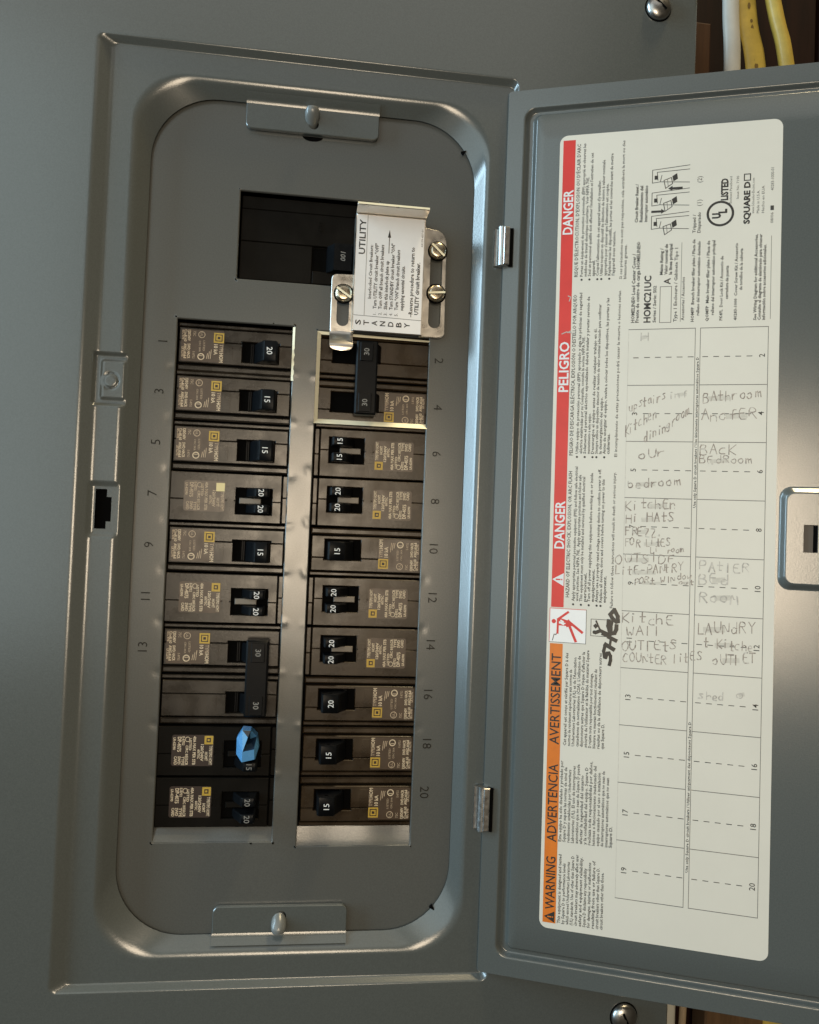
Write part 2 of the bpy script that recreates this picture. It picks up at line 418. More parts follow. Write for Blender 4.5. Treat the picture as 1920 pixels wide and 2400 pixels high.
# turned-in tabs with the hooked pins of the inner plate
def tabpiece(x0, x1, ytop, ybot, up):
    mb = MB(); s = 1 if up else -1
    y = lambda v: (ytop + v) if up else (ybot - v)
    dep = abs(ybot - ytop); cx = (x0 + x1) / 2
    out = [(x0, y(0)), (x1, y(0))] if up else [(x1, y(0)), (x0, y(0))]
    r = 3.0
    def arc(cxx, cyv, a0):
        return [(cxx + r * math.cos(rad(a0 + 90 * k / 5)), cyv, k) for k in range(6)]
    P = [(x0, y(0)), (x1, y(0))]
    P += [(x1 - r + r * math.cos(rad(18 * k)), y(dep - r + r * math.sin(rad(18 * k)))) for k in range(6)]
    P += [(x0 + r + r * math.cos(rad(90 + 18 * k)), y(dep - r + r * math.sin(rad(90 + 18 * k)))) for k in range(6)]
    hole = [(cx + 0.3 + 2.6 * math.cos(rad(30 * k)), y(dep * 0.62) + 2.6 * math.sin(rad(30 * k))) for k in range(12)]
    mb.prism(P, 1.2, 3.4, PAINT, holes=[hole], c=0.35)
    mb.sheet([(cx - 4, y(dep * 0.3)), (cx + 4, y(dep * 0.3)), (cx + 4, y(dep * 0.95)), (cx - 4, y(dep * 0.95))], 1.3, HOLE_SHADE)
    prof = [(y(-4.2), 6.6), (y(-3.0), 5.7), (y(-1.9), 4.6), (y(-1.0), 3.8), (y(0.3), 3.4)]
    mb.profx(prof, x0, x1, PAINT)
    pbuild(mb, "tab", cover, smooth=40)
    # flat black half-round on the plate, standing in for a dark notch
    mb = MB()
    yb = y(dep)
    mb.sheet([(cx + 5.2 * math.cos(rad(180 * k / 12)), yb + s * 2.4 * math.sin(rad(180 * k / 12))) for k in range(13)], 0.12, HOLE_SHADE)
    pbuild(mb, "notch_shade")
    # pin: tapered rounded hook
    mb = MB(); Ls = []
    for k in range(11):
        t = k / 10; yy = (-5.2 + 9.0 * t) if up else (-4.0 + 9.5 * (1 - t) - 1)
        hh = 10.2 - 8.0 * t ** 1.3
        q = math.sin(math.pi * (0.12 + 0.80 * t)) ** 0.55; rx = 4.6 * q * (1.0 - 0.42 * t); rh = 3.2 * q
        Ls.append([(cx - 0.6 + rx * math.cos(rad(24 * i)), (ytop + 6 if up else ybot - 6) + yy + (0.9 if up else -0.9) * rh * 0.2 * math.sin(rad(24 * i)), hh - 3 + rh * math.sin(rad(24 * i))) for i in range(15)])
    mb.loops(Ls, PINMAT, cap=True)
    mb.f.append(tuple(range(15))); mb.m.append(0)
    pbuild(mb, "pin", smooth=60)
tabpiece(29.5, 97.0, -111.6, -98.7, True)
tabpiece(31.0, 97.0, 290.9, 304.0, False)

for pts in ([(140.6, -97.6), (141.9, -96.0), (143.2, -98.4)], [(139.0, 293.4), (140.4, 292.0), (142.2, 295.2)]):  # black slivers stand in for the dark inside the torn lip
    mb = MB(); mb.prism(pts, 1.2, 2.9, HOLE_SHADE); pbuild(mb, "edge_notch", cover)
# dead front plate with its windows
holes = {'main': (27.7, 99.3, -68.3, -21.9), 'left': (-0.4, 58.5, -0.5, 260.8), 'right': (69.9, 128.5, 0.8, 263.2)}
def lines(a, b, step, extra):
    q = sorted(set([round(a + step * i, 3) for i in range(int((b - a) / step) + 1)] + [b]))
    q = [v for v in q if all(abs(v - e) > step * 0.35 for e in extra)]
    return sorted(q + list(extra))
gx = lines(-26, 160, 1.1, [v for k in holes.values() for v in k[:2]])
gy = lines(-124, 316, 1.1, [v for k in holes.values() for v in k[2:]])
dents = []
for k in range(1, 10):
    y = 25.4 * k
    dents += [(-1.4, y - 0.5, 2.0, -0.10 - 0.2 * random.random()), (59.4, y - 1.5, 1.5, 0.08 + 0.25 * random.random()), (69.0, y - 0.5, 1.5, 0.05 + 0.25 * random.random())]
    if k > 1: dents.append((130.2, y, 2.0, -0.22 * random.random()))
for y in (76.2, 101.6, 127.0): dents += [(59.6, y, 2.4, -0.22), (68.2, y - 3, 2.0, 0.24)]
def dfh(x, y):
    h = 0.0
    for dx, dy, r, a in dents:
        q = ((x - dx) ** 2 + (y - dy) ** 2) / (r * r)
        if q < 9: h += a * math.exp(-q)
    if 58 < x < 70.5 and 70 < y < 132:
        ph = ((y - 76.2) % 25.4) / 25.4
        h += 0.30 * math.sin(math.pi * ph) * sm((70 - x) / 12) * sm((y - 72) / 6) * sm((130 - y) / 5)
    if y > 225: h += 0.25 * math.sin(x * 0.035) * sm((y - 225) / 30)
    return h
mb = MB(); nx = len(gx)
vs = [(x, y, dfh(x, y)) for y in gy for x in gx]; fs = []
for j in range(len(gy) - 1):
    for i in range(nx - 1):
        cx = (gx[i] + gx[i + 1]) / 2; cy = (gy[j] + gy[j + 1]) / 2
        if any(a < cx < b and c < cy < d for a, b, c, d in holes.values()): continue
        fs.append((j * nx + i, j * nx + i + 1, (j + 1) * nx + i + 1, (j + 1) * nx + i))
mb.add(vs, fs, PAINT_PLATE)
for key, (a, b, c, d) in holes.items():      # rolled rim of each window
    n = 60
    def edgepts(ins, h, curve):
        P = []
        for (p, q) in (((a, c), (b, c)), ((b, c), (b, d)), ((b, d), (a, d)), ((a, d), (a, c))):
            for k in range(n):
                t = k / n; x = p[0] + (q[0] - p[0]) * t; y = p[1] + (q[1] - p[1]) * t
                hx = dfh(x, y)
                x = min(max(x, a + ins), b - ins); y = min(max(y, c + ins), d - ins)
                P.append((x, y, hx * curve + h))
        return P
    mb.loops([edgepts(0, 0, 1), edgepts(0.28, -0.12, 1), edgepts(0.5, -0.5, 1), edgepts(0.55, -1.6, 1)], PAINT_PLATE)
dead = pbuild(mb, "dead_front", smooth=45)
# sloped flaps below both columns
for (x0, x1, ya, yb) in ((0.0, 58.0, 254.2, 260.3), (70.4, 128.0, 254.0, 262.7)):
    mb = MB(); Ls = []
    for k in range(9):
        t = k / 8; y = lerp(yb, ya, t); h = -0.3 - 3.3 * t ** 0.9
        Ls.append([(lerp(x0, x1, i / 24), y, h + 0.25 * math.sin(i * 0.45 + x0)) for i in range(25)])
    mb.loops(Ls, PAINT_PLATE, closed=False)
    mb.add([(x0, ya, -3.6), (x1, ya, -3.6), (x1, ya, -9), (x0, ya, -9)], [(0, 1, 2, 3)], PAINT_PLATE)
    pbuild(mb, "window_flap", dead, smooth=60)
# bare edges with the lamp's gleam put into their colour, round the top pair of the right column and on the centre strip
mb = MB()
mb.add([(70.0, 1.5, 0.15), (70.0, 48.9, 0.15), (71.9, 46.5, -1.2), (71.9, 3.0, -1.2)], [(0, 1, 2, 3)], RAW)
mb.add([(70.0, 48.9, 0.15), (128.6, 48.7, 0.15), (128.6, 46.2, -1.5), (71.9, 46.4, -1.5)], [(0, 1, 2, 3)], RAW)
mb.add([(70.0, 1.5, 0.15), (128.4, 2.6, 0.15), (128.2, 3.3, -0.5), (71.9, 3.0, -0.5)], [(0, 1, 2, 3)], RAW)
pbuild(mb, "bare_edge", dead, label="bare metal edge, gleam painted in, framing the top breaker pair of the right column")
mb = MB(); P = []
for k in range(24):
    y = 0.4 + 27.5 * k / 23; wv = 0.9 + 0.25 * math.sin(k * 1.7) * (k > 8)
    P.append(((57.5, y, -0.3), (57.5 + wv + 0.3, y, 0.18)))
mb.loops([[p[0] for p in P], [p[1] for p in P]], RAW, closed=False)
pbuild(mb, "bare_edge", dead, label="bare metal edge, gleam painted in, beside the uppermost left breaker")
# pressed numbers, shading of their strokes put in as dark colour
NUM = {'1': (-6.6, 12.1), '3': (-7.3, 37.3), '5': (-7.7, 62.8), '7': (-8.2, 88.3), '9': (-8.6, 114.0), '11': (-9.0, 139.5), '13': (-9.2, 164.5)}
NUMR = {'2': (133.6, 12.7), '4': (134.0, 37.2), '6': (134.2, 61.5), '8': (134.4, 86.2), '10': (134.6, 110.9), '12': (135.0, 136.2), '14': (135.0, 160.5), '16': (134.6, 186.0), '18': (135.0, 211.2), '20': (134.6, 236.0)}
NUM_SHADE = mat("pressed_number_shade", (0.016, 0.014, 0.011), 0.6, spec=0.2)
for d, ro in ((NUM, 'ccw'), (NUMR, 'cw')):
    for t, (x, y) in d.items():
        mb = MB(); hb = dfh(x, y)
        text(mb, t, x, y, hb + 0.02, 4.6, NUM_SHADE, ro, align='c', bold=-0.006, length=None, ext=0.10)
        pbuild(mb, "pressed_number", dead)

# hinges
for y0, y1, s0, s1 in ((-55.8, -35.8, -2.2, 2.6), (229.3, 251.3, -2.9, 2.2)):
    mb = MB()
    P = [(162.5 + 2.7 * math.cos(rad(a)), 11.6 + 2.7 * math.sin(rad(a))) for a in range(0, 361, 24)][:-1]
    mb.profile(P, y0, y1, CHROME)
    mb.box(162.5, 165.6, y0 + 0.3, y1 - 0.3, 13.2, 14.6, CHROME, c=0.3)
    mb.profile([(165.7, 12.3), (167.6, 13.1), (167.6, 13.5), (165.7, 12.8)], y0 + 0.4, y1 + 0.4, HOLE_SHADE)  # near-black strip stands in for the hinge's shadow
    mb.box(158.6, 160.6, y0 + 0.5, y1 - 0.5, 7.6, 10.2, CHROME)
    pbuild(mb, "hinge", smooth=40)
# cover screws
for x, y, a in ((242.5, -181.4, 40), (240.7, 346.6, 65)):
    mb = MB(); mb.dome(x, y, 6.7, HC, 4.2, CHROME, n=32)
    mb.disc(x, y, 7.4, HC + 0.1, HOLE_SHADE, r0=6.4, n=32)
    ca, sa = math.cos(rad(a)), math.sin(rad(a))
    mb.add([(x - 4 * ca - 0.6 * sa, y - 4 * sa + 0.6 * ca, HC + 4.1), (x + 4 * ca - 0.6 * sa, y + 4 * sa + 0.6 * ca, HC + 4.1), (x + 4 * ca + 0.6 * sa, y + 4 * sa - 0.6 * ca, HC + 4.3), (x - 4 * ca + 0.6 * sa, y - 4 * sa - 0.6 * ca, HC + 4.3)], [(0, 1, 2, 3)], HOLE_SHADE)
    pbuild(mb, "cover_screw", smooth=50)

# ------------------------------------------------------------------ door (local frame: x along the door from the hinge, h off its inner face)
DS0, DS1, DY0, DY1 = 0.2, 199.0, -128.0, 322.3
mb = MB()
def dring(x0, x1, y0, y1, r, h): return [(x, y, h) for x, y in rrect(x0, x1, y0, y1, r, 8)]
Ls = [dring(DS0, DS1, DY0, DY1, 1.5, -3), dring(DS0, DS1, DY0, DY1, 1.5, -0.8), dring(DS0 + .5, DS1 - .5, DY0 + .5, DY1 - .5, 1.5, 0), dring(DS0 + 1.0, DS1 - 1.0, DY0 + 1.0, DY1 - 1.0, 1.5, 0), dring(8.4, 190.6, -118.8, 313.6, 6.3, 0)]
go = (9.0, 190.0, -118.2, 313.0); gi = (16.0, 185.0, -113.4, 307.0)
for k in range(19):
    t = k / 18; d = 2.6 * (sm(t / 0.38) if t < 0.5 else sm((1 - t) / 0.38))
    Ls.append(dring(*[lerp(p, q, t) for p, q in zip(go, gi)], lerp(6, 2.5, t), -d))
# inner panel as a ring that closes on the label field
Ls.append(dring(20, 170, -100, 295, 2, 0))
mb.loops(Ls, PAINT, cap=True)
mb.sheet(rrect(DS0, DS1, DY0, DY1, 1.5, 8), -3, PAINT)
door = mb.build("door", panel, (0, 0, 0), smooth=45, label="grey steel door with a warning and circuit directory sticker on its inside")
door.location = V(162.7 - PL[0], 0 - PL[1], 10.5)
door.rotation_euler = (0, 0, rad(-21.5))
# latch bump with slot
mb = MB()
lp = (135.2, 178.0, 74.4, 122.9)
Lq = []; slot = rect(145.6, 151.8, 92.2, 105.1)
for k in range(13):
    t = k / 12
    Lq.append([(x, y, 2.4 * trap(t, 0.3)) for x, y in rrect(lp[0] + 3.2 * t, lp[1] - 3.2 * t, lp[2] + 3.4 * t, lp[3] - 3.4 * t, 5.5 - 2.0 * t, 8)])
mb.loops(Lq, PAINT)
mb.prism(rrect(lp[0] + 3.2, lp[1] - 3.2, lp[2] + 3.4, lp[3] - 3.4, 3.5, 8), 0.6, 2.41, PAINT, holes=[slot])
mb.rect(145.0, 152.4, 91.6, 105.7, 0.9, SLOT_SHADE)  # slot floor darkened by colour in place of shade
mb.rect(150.0, 151.75, 92.3, 105.0, 0.98, HOLE_SHADE)
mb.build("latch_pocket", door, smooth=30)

# directory sticker ---------------------------------------------------
def D(u, v): return (28.6 + 1.018 * u + 0.0074 * v, -100.6 + 1.0143 * v)
def lbuild(mb, name, label=None):
    mb.v = [(*D(x, y), h) for x, y, h in mb.v]
    return mb.build(name, door, label=label)
mb = MB(); mb.prism(rrect(0 - 1.0, 102.2, -1.2, 390.0, 4.0, 6), 0.0, 0.10, PAPER)
lbuild(mb, "directory_sticker")
mb = MB(); mb.rect(0.7, 6.7, 1.3, 234.4, 0.14, RED); lbuild(mb, "danger_band", "red danger band")
mb = MB(); mb.rect(0.6, 6.8, 252.2, 387.3, 0.14, ORANGE); lbuild(mb, "warning_band", "orange warning band")
mb = MB()
for t, v, ln in (("DANGER", 49.0, 22.5), ("PELIGRO", 128.0, 25.0), ("DANGER", 205.6, 23.5)):
    text(mb, t, 6.05, v, 0.18, 4.6, WHITE, length=ln, bold=0.02)
for t, v, ln in (("AVERTISSEMENT", 301.3, 44.2), ("ADVERTENCIA", 348.4, 37.6), ("WARNING", 380.9, 25.3)):
    text(mb, t, 6.05, v, 0.18, 4.5, INK, length=ln, bold=0.010)
mb.sheet([(0.9, 220.8), (6.4, 217.6), (6.4, 224.0)], 0.18, WHITE)
mb.rect(2.6, 4.9, 220.45, 221.15, 0.2, RED); mb.rect(5.2, 5.8, 220.45, 221.15, 0.2, RED)
mb.sheet([(1.2, 384.4), (6.2, 381.6), (6.2, 387.0)], 0.18, INK)
mb.rect(2.8, 4.8, 384.1, 384.7, 0.2, ORANGE); mb.rect(5.1, 5.6, 384.1, 384.7, 0.2, ORANGE)
for P in ([(5.6, 82.6), (6.2, 80.6), (5.0, 80.0)], [(2.4, 99.0), (4.6, 98.0), (7.2, 98.6), (8.2, 99.4)], [(5.2, 98.4), (6.6, 97.6)]): mb.line(P, 0.5, 0.19, SCUFF)
lbuild(mb, "band_lettering").__setitem__('kind', 'stuff')
# pictograms
mb = MB()
mb.rect(0.3, 17.6, 235.2, 251.4, 0.13, PAPER2)
for a, b in (((0.2, 235.0), (17.7, 235.0)), ((17.7, 235.0), (17.7, 251.5)), ((17.7, 251.5), (0.2, 251.5)), ((0.2, 251.5), (0.2, 235.0))):
    mb.line([a, b], 0.25, 0.15, RED if a[0] < 1 else RULE)
q = lambda x, y: (0.3 + (x - 225) / 655 * 17.0, 235.2 + (y - 190) / 640 * 16.0)
mb.disc(*q(298, 437), 1.05, 0.16, RED)
for pts, wd in (([(560, 245), (375, 395)], 1.1), ([(375, 395), (372, 665)], 1.0), ([(390, 395), (560, 440)], 1.6), ([(400, 495), (560, 500)], 0.9), ([(560, 430), (600, 480), (550, 495)], 2.0), ([(590, 440), (825, 625)], 1.25), ([(580, 490), (710, 805)], 1.25)):
    mb.line([q(*p) for p in pts], wd, 0.16, RED)
mb.line([q(*p) for p in ((430, 415), (470, 440), (440, 470), (480, 490))], 0.8, 0.175, PAPER2)
mb.line([q(*p) for p in ((280, 810), (310, 690), (345, 700), (350, 670))], 0.4, 0.16, RULE)
b = rect(20.0, 28.3, 239.2, 247.3)
for i in range(4): mb.line([b[i], b[(i + 1) % 4]], 0.3, 0.15, RULE)
mb.disc(21.7, 245.5, 0.9, 0.16, MARKER); mb.line([(22.3, 245.6), (24.5, 244.6), (28.0, 246.0)], 1.7, 0.16, MARKER); mb.line([(24.5, 244.6), (22.4, 240.0)], 0.8, 0.16, MARKER)
mb.sheet([(21.0, 242.4), (22.2, 241.2), (23.4, 242.6), (22.2, 243.8)], 0.16, MARKER)
lbuild(mb, "pictogram")
# SHED in marker
mb = MB()
def stroke(P, wd): mb.line(P, wd * 1.25, 0.17, MARKER)
q = lambda x, y: (26.05 + (x - 1180) / 645 * 12.6 * 0.82, 233.6 + (y - 160) / 1060 * 27.5)
for P, wd in (([(1220, 880), (1195, 960), (1225, 1070), (1260, 1075), (1300, 990), (1350, 985), (1395, 1040), (1400, 1120), (1370, 1205)], 1.25),
              ([(1235, 830), (1480, 915)], 1.6), ([(1330, 690), (1545, 750)], 1.5), ([(1400, 700), (1370, 850)], 0.9),
              ([(1320, 385), (1310, 490), (1350, 570), (1430, 620), (1500, 610), (1545, 540), (1550, 470)], 1.5), ([(1420, 400), (1395, 490), (1400, 590)], 1.1),
              ([(1360, 270), (1480, 180), (1580, 300), (1590, 390), (1540, 400), (1430, 340), (1360, 270)], 1.5), ([(1420, 600), (1330, 680), (1150, 640)], 1.2)):
    stroke([q(*p) for p in P], wd)
lbuild(mb, "marker_writing", "black felt-marker word written across the print")
# fine print
def para(mb, x, v0, lens, step, txts, cap=1.25, m=INK2, bul=()):
    for i, (ln, t) in enumerate(zip(lens, txts)):
        text(mb, t, x + i * step + 0.9, v0, 0.13, cap * 1.1, m, length=ln, bold=0.02)
        if i in bul: mb.disc(x + i * step + 0.35, v0 + 1.6, 0.55, 0.13, INK, n=8)
mb = MB()
text(mb, "HAZARD OF ELECTRIC SHOCK, EXPLOSION, OR ARC FLASH", 9.2, 229.3, 0.13, 1.7, INK, length=62, bold=0.015)
text(mb, "PELIGRO DE DESCARGA ELÉCTRICA, EXPLOSIÓN O DESTELLO POR ARQUEO", 9.2, 159.5, 0.13, 1.7, INK, length=80, bold=0.015)
text(mb, "RISQUE D'ÉLECTROCUTION, D'EXPLOSION OU D'ÉCLAIR D'ARC", 9.3, 70.6, 0.13, 1.7, INK, length=67, bold=0.015)
para(mb, 10.9, 231.0, [66, 62, 61, 14, 63, 16, 65, 60, 13], 1.86, ["Apply appropriate personal protective equipment (PPE) and follow safe electrical", "work practices. See NFPA 70E.  Apply appropriate practices and follow safe", "This equipment must only be installed and serviced by qualified electrical", "personnel.", "Turn off all power supplying this equipment before working on or inside", "equipment.", "Always use a properly rated voltage sensing device to confirm power is off.", "Replace all devices, doors and covers before turning on power to this", "equipment."], bul=(0, 2, 4, 6, 7))
para(mb, 10.9, 158.6, [80, 58, 78, 20, 62, 74, 28, 77, 10], 1.86, ["Utilice equipo de protección personal (EPP) apropiado y siga las prácticas de seguridad", "eléctrica establecidas por su Compañía, consulte la norma NFPA 70E.", "Solamente el personal eléctrico especializado deberá instalar y prestar servicio de", "mantenimiento a este equipo.", "Desenergice el equipo antes de realizar cualquier trabajo en él.", "Siempre utilice un dispositivo detector de tensión de valor nominal adecuado para confirmar", "la desenergización del equipo.", "Antes de energizar el equipo, vuelva a colocar todos los dispositivos, las puertas y las", "cubiertas."], bul=(0, 2, 4, 5, 7))
para(mb, 10.9, 70.5, [67, 50, 62, 8, 48, 58, 46, 61, 22], 1.90, ["Portez un équipement de protection personnelle (ÉPP) approprié et observez les", "méthodes de travail électrique sécuritaire. Voir NFPA 70E.", "Seul un personnel qualifié doit effectuer l'installation et l'entretien de cet", "appareil.", "Coupez l'alimentation de cet appareil avant d'y travailler.", "Utilisez toujours un dispositif de détection de tension à valeur nominale", "appropriée pour s'assurer que l'alimentation est coupée.", "Replacez tous les dispositifs, les portes et les couvercles avant de mettre", "l'appareil sous tension."], bul=(0, 2, 4, 5, 7))
text(mb, "Failure to follow these instructions will result in death or serious injury.", 30.0, 233.4, 0.13, 1.35, INK, length=66, bold=0.012)
text(mb, "El incumplimiento de estas precauciones podrá causar la muerte o lesiones serias.", 30.3, 159.9, 0.13, 1.35, INK, length=82, bold=0.012)
text(mb, "Si ces précautions ne sont pas respectées, cela entraînera la mort ou des", 30.6, 72.5, 0.13, 1.35, INK, length=69, bold=0.012)
text(mb, "blessures graves.", 32.6, 72.5, 0.13, 1.35, INK, length=17, bold=0.012)
para(mb, 8.7, 301.4, [45, 37, 43, 44, 46, 47, 36, 38, 46, 12], 1.98, ["Cet appareil est conçu et vérifié par Square D à des", "normes de rendement supérieures aux normes de", "Underwriters Laboratories (UL) et de l'Association", "canadienne de normalisation (CSA). L'utilisation de", "disjoncteurs autres que Square D risque d'affecter la", "sécurité de l'utilisateur et la fiabilité du matériel Square", "D rejette toute responsabilité pour tout dommage,", "blessure ou mauvais fonctionnement résultant du", "résultat ou de la défaillance de disjoncteurs autres", "que Square D."], cap=1.3)
para(mb, 7.6, 347.8, [39, 36, 35, 37, 38, 33, 37, 40, 38, 35, 36, 33, 10], 1.98, ["Este equipo ha sido diseñado y probado por", "Square D y supera las normas de nivel de", "rendimiento establecidas por Underwriters", "Laboratories (UL). El uso de interruptores", "automáticos que no sean de Square D puede", "afectar la seguridad del usuario", "y la confiabilidad del equipo. Square D", "rechaza toda responsabilidad por daños,", "lesiones o funcionamiento inadecuado del", "equipo causado por el uso o instalación", "de interruptores automáticos que no sean de", "interruptores automáticos que no sean", "Square D."], cap=1.3)
para(mb, 8.0, 387.0, [33, 29, 30, 33, 34, 33, 28, 31, 32, 29, 27], 2.0, ["This equipment is designed and tested", "by Square D to performance levels", "which exceed Underwriters Laboratories", "(UL) standards. Use of other than Square D", "circuit breakers may adversely affect user", "safety and equipment reliability.", "Square D disclaims any responsibility", "for damages, injuries or malfunctions", "resulting from use or failure of", "circuit breakers other than Square D.", "circuit breakers other than those."], cap=1.3)
# catalogue block
text(mb, "HOMELINE® Load Center Cover /", 36.9, 94.3, 0.13, 1.6, INK2, length=34, bold=0.028)
text(mb, "Frente de centro de carga HOMELINE®", 38.9, 94.3, 0.13, 1.6, INK2, length=40, bold=0.028)
text(mb, "HOMC21UC", 44.3, 94.4, 0.13, 3.1, INK, length=23, bold=0.03)
text(mb, "Series / Serie: S02", 46.8, 94.4, 0.13, 1.4, INK2, length=18, bold=0.024)
b = rect(48.6, 53.8, 77.0, 94.5)
for i in range(4): mb.line([b[i], b[(i + 1) % 4]], 0.28, 0.13, RULE)
text(mb, "A", 53.2, 76.0, 0.13, 3.0, INK, bold=0.02)
for i, (t, ln) in enumerate((("Mains Rating /", 13), ("Valor nominal de", 15), ("la línea principal", 15))): text(mb, t, 49.6 + 2.1 * i, 71.2, 0.13, 1.4, INK, length=ln, bold=0.028)
text(mb, "Type 1 Enclosure / Gabinete Tipo 1", 56.4, 94.3, 0.13, 1.5, INK2, length=36, bold=0.02)
text(mb, "Accessories / Accesorios", 59.8, 93.7, 0.13, 1.4, INK2, length=21, bold=0.02)
mb.line([(58.1, 55.8), (58.1, 94.3)], 0.2, 0.13, RULE)
for i, (t, ln) in enumerate((("HOMFP  Branch breaker filler plate / Placa de", 40), ("relleno del interruptor automático derivado", 36), ("QOMFP  Main breaker filler plate / Placa de", 39), ("relleno del interruptor automático principal", 36))):
    text(mb, t, 64.2 + 3.3 * i - (i % 2) * 0.9, 94.5 - (0 if i % 2 == 0 else 3), 0.13, 1.35, INK2, length=ln, bold=0.028)
text(mb, "PK4FL  Door Lock Kit / Accesorio de", 77.0, 94.2, 0.13, 1.35, INK2, length=31, bold=0.024)
text(mb, "cerradura de puerta", 79.4, 84, 0.13, 1.35, INK2, length=16, bold=0.024)
text(mb, "40283-1000  Cover Screw Kit / Accesorio", 83.4, 94.3, 0.13, 1.35, INK2, length=37, bold=0.024)
text(mb, "de tornillos de la cubierta", 85.6, 80, 0.13, 1.35, INK2, length=20, bold=0.024)
for i, (t, ln) in enumerate((("See Wiring Diagram for additional Accessories,", 41), ("Consulte el diagrama de alambrado para obtener", 41), ("información sobre accesorios adicionales.", 36))): text(mb, t, 92.0 + 1.9 * i, 94.5, 0.13, 1.35, INK2, length=ln, bold=0.028)
mb.line([(98.0, 54.6), (98.1, 94.0)], 0.2, 0.13, RULE)
for i, (t, ln) in enumerate((("Circuit Breaker Reset /", 19), ("Restablecimiento del", 18), ("interruptor automático", 18))): text(mb, t, 37.4 + 2.2 * i, 44.8, 0.13, 1.4, INK, length=ln, bold=0.028)
text(mb, "Tripped /", 64.2, 51.5, 0.13, 1.4, INK2, length=9, bold=0.02); text(mb, "Disparado", 66.4, 51.5, 0.13, 1.4, INK2, length=10, bold=0.02)
text(mb, "(1)", 66.6, 38.4, 0.13, 2.1, INK2); text(mb, "(2)", 66.6, 27.0, 0.13, 2.1, INK2)
# three little breaker drawings
for k, v in enumerate((44.0, 32.5, 21.2)):
    for P in ([(43.8, v + 4.6), (43.8, v - 1.8), (61.0, v - 3.2)], [(43.8, v + 4.6), (47.5, v + 4.2), (61.0, v + 5.2)], [(46.0, v - 0.6), (61.0, v - 1.2)], [(46, v - 0.6), (46.4, v + 3.4)], [(47.5, v + 4.2), (48.2, v + 1)]):
        mb.line(P, 0.3, 0.13, INK)
    mb.rect(44.8, 46.4, v + 1.0, v + 3.0, 0.13, INK)
    mb.sheet([(53.0, v + 1.8), (55.2, v + 0.4), (55.6, v + 3.2), (53.6, v + 4.4)], 0.135, INK)
    P = [(49.2, v + 3.6), (52.6, v + 2.4), (53.2, v + 5.4), (50.0, v + 7.6), (49.2, v + 3.6)]
    mb.line(P, 0.35, 0.14, INK); mb.line([(50.8, v + 3.2), (51.2, v + 6.6)], 0.25, 0.14, RULE)
mb.line([(44.0, 40.0), (48.5, 40.0)], 1.1, 0.13, INK); mb.sheet([(48.2, 38.7), (48.2, 41.2), (50.0, 40.0)], 0.13, INK)
mb.line([(53.0, 29.0), (57.5, 29.0)], 1.1, 0.13, INK); mb.sheet([(53.2, 27.7), (53.2, 30.2), (51.2, 29.0)], 0.13, INK)
mb.disc(75.2, 42.7, 6.2, 0.13, INK, n=36, r0=5.1)
text(mb, "U", 75.2, 45.0, 0.13, 3.5, INK, bold=0.06, length=2.6); text(mb, "L", 78.0, 42.6, 0.13, 3.5, INK, bold=0.06, length=2.1)
text(mb, "LISTED", 78.4, 36.4, 0.13, 3.0, INK, length=10.6, bold=0.045)
text(mb, "Enclosed Panelboard", 80.2, 38, 0.13, 1.1, INK2, length=13); text(mb, "Issue No. 7190", 83.3, 36, 0.13, 1.1, INK2, length=11)
text(mb, "SQUARE D", 88.2, 48.4, 0.13, 2.6, INK, length=20.4, bold=0.045)
b = rect(85.6, 88.3, 24.4, 27.4)
for i in range(4): mb.line([b[i], b[(i + 1) % 4]], 0.45, 0.14, INK)
for i, (t, ln) in enumerate((("www.Schneider-Electric.com", 17), ("Made in U.S.A.", 11), ("Hecho en EUA", 13))): text(mb, t, 90.2 + 2.2 * i, 43.5, 0.13, 1.2, INK2, length=ln)
text(mb, "40283-1000-01", 98.6, 33.0, 0.13, 1.3, INK2, length=11); text(mb, "08/06", 98.6, 48.5, 0.13, 1.2, INK2, length=5); mb.rect(97.3, 98.8, 40.2, 42.4, 0.13, INK2)
lbuild(mb, "printed_text")
# directory table
mb = MB()
mb.line([(34.4, 97.6), (34.4, 371)], 0.12, 0.12, PENCIL2)
for k in range(11):
    v = 97.6 + 27.33 * k
    mb.line([(34.4, v), (65.1, v)], 0.32, 0.12, RULE); mb.line([(67.4, v), (97.4, v)], 0.32, 0.12, RULE)
    if k == 10: break
    text(mb, str(2 * k + 1), 38.0, v + 13.9, 0.13, 2.5, INK, align='c', bold=0.006)
    text(mb, str(2 * k + 2), 94.8, v + 13.6, 0.13, 2.5, INK, align='c', bold=0.006)
    for j in range(5):
        mb.line([(42.0 + 5.0 * j, v + 13.8), (44.4 + 5.0 * j, v + 13.8)], 0.34, 0.12, INK)
        mb.line([(68.6 + 4.9 * j, v + 13.8), (70.9 + 4.9 * j, v + 13.8)], 0.34, 0.12, INK)
for u in (65.1, 67.4, 97.4): mb.line([(u, 97.6), (u, 371)], 0.26, 0.12, RULE)
text(mb, "Use only Square D circuit breakers / Use únicamente interruptores automáticos Square D", 66.9, 183.6, 0.13, 1.2, INK2, length=72, bold=0.02)
text(mb, "Use only Square D circuit breakers / Utiliser uniquement des disjoncteurs Square D", 66.9, 354.6, 0.13, 1.2, INK2, length=70, bold=0.02)
lbuild(mb, "directory_table")
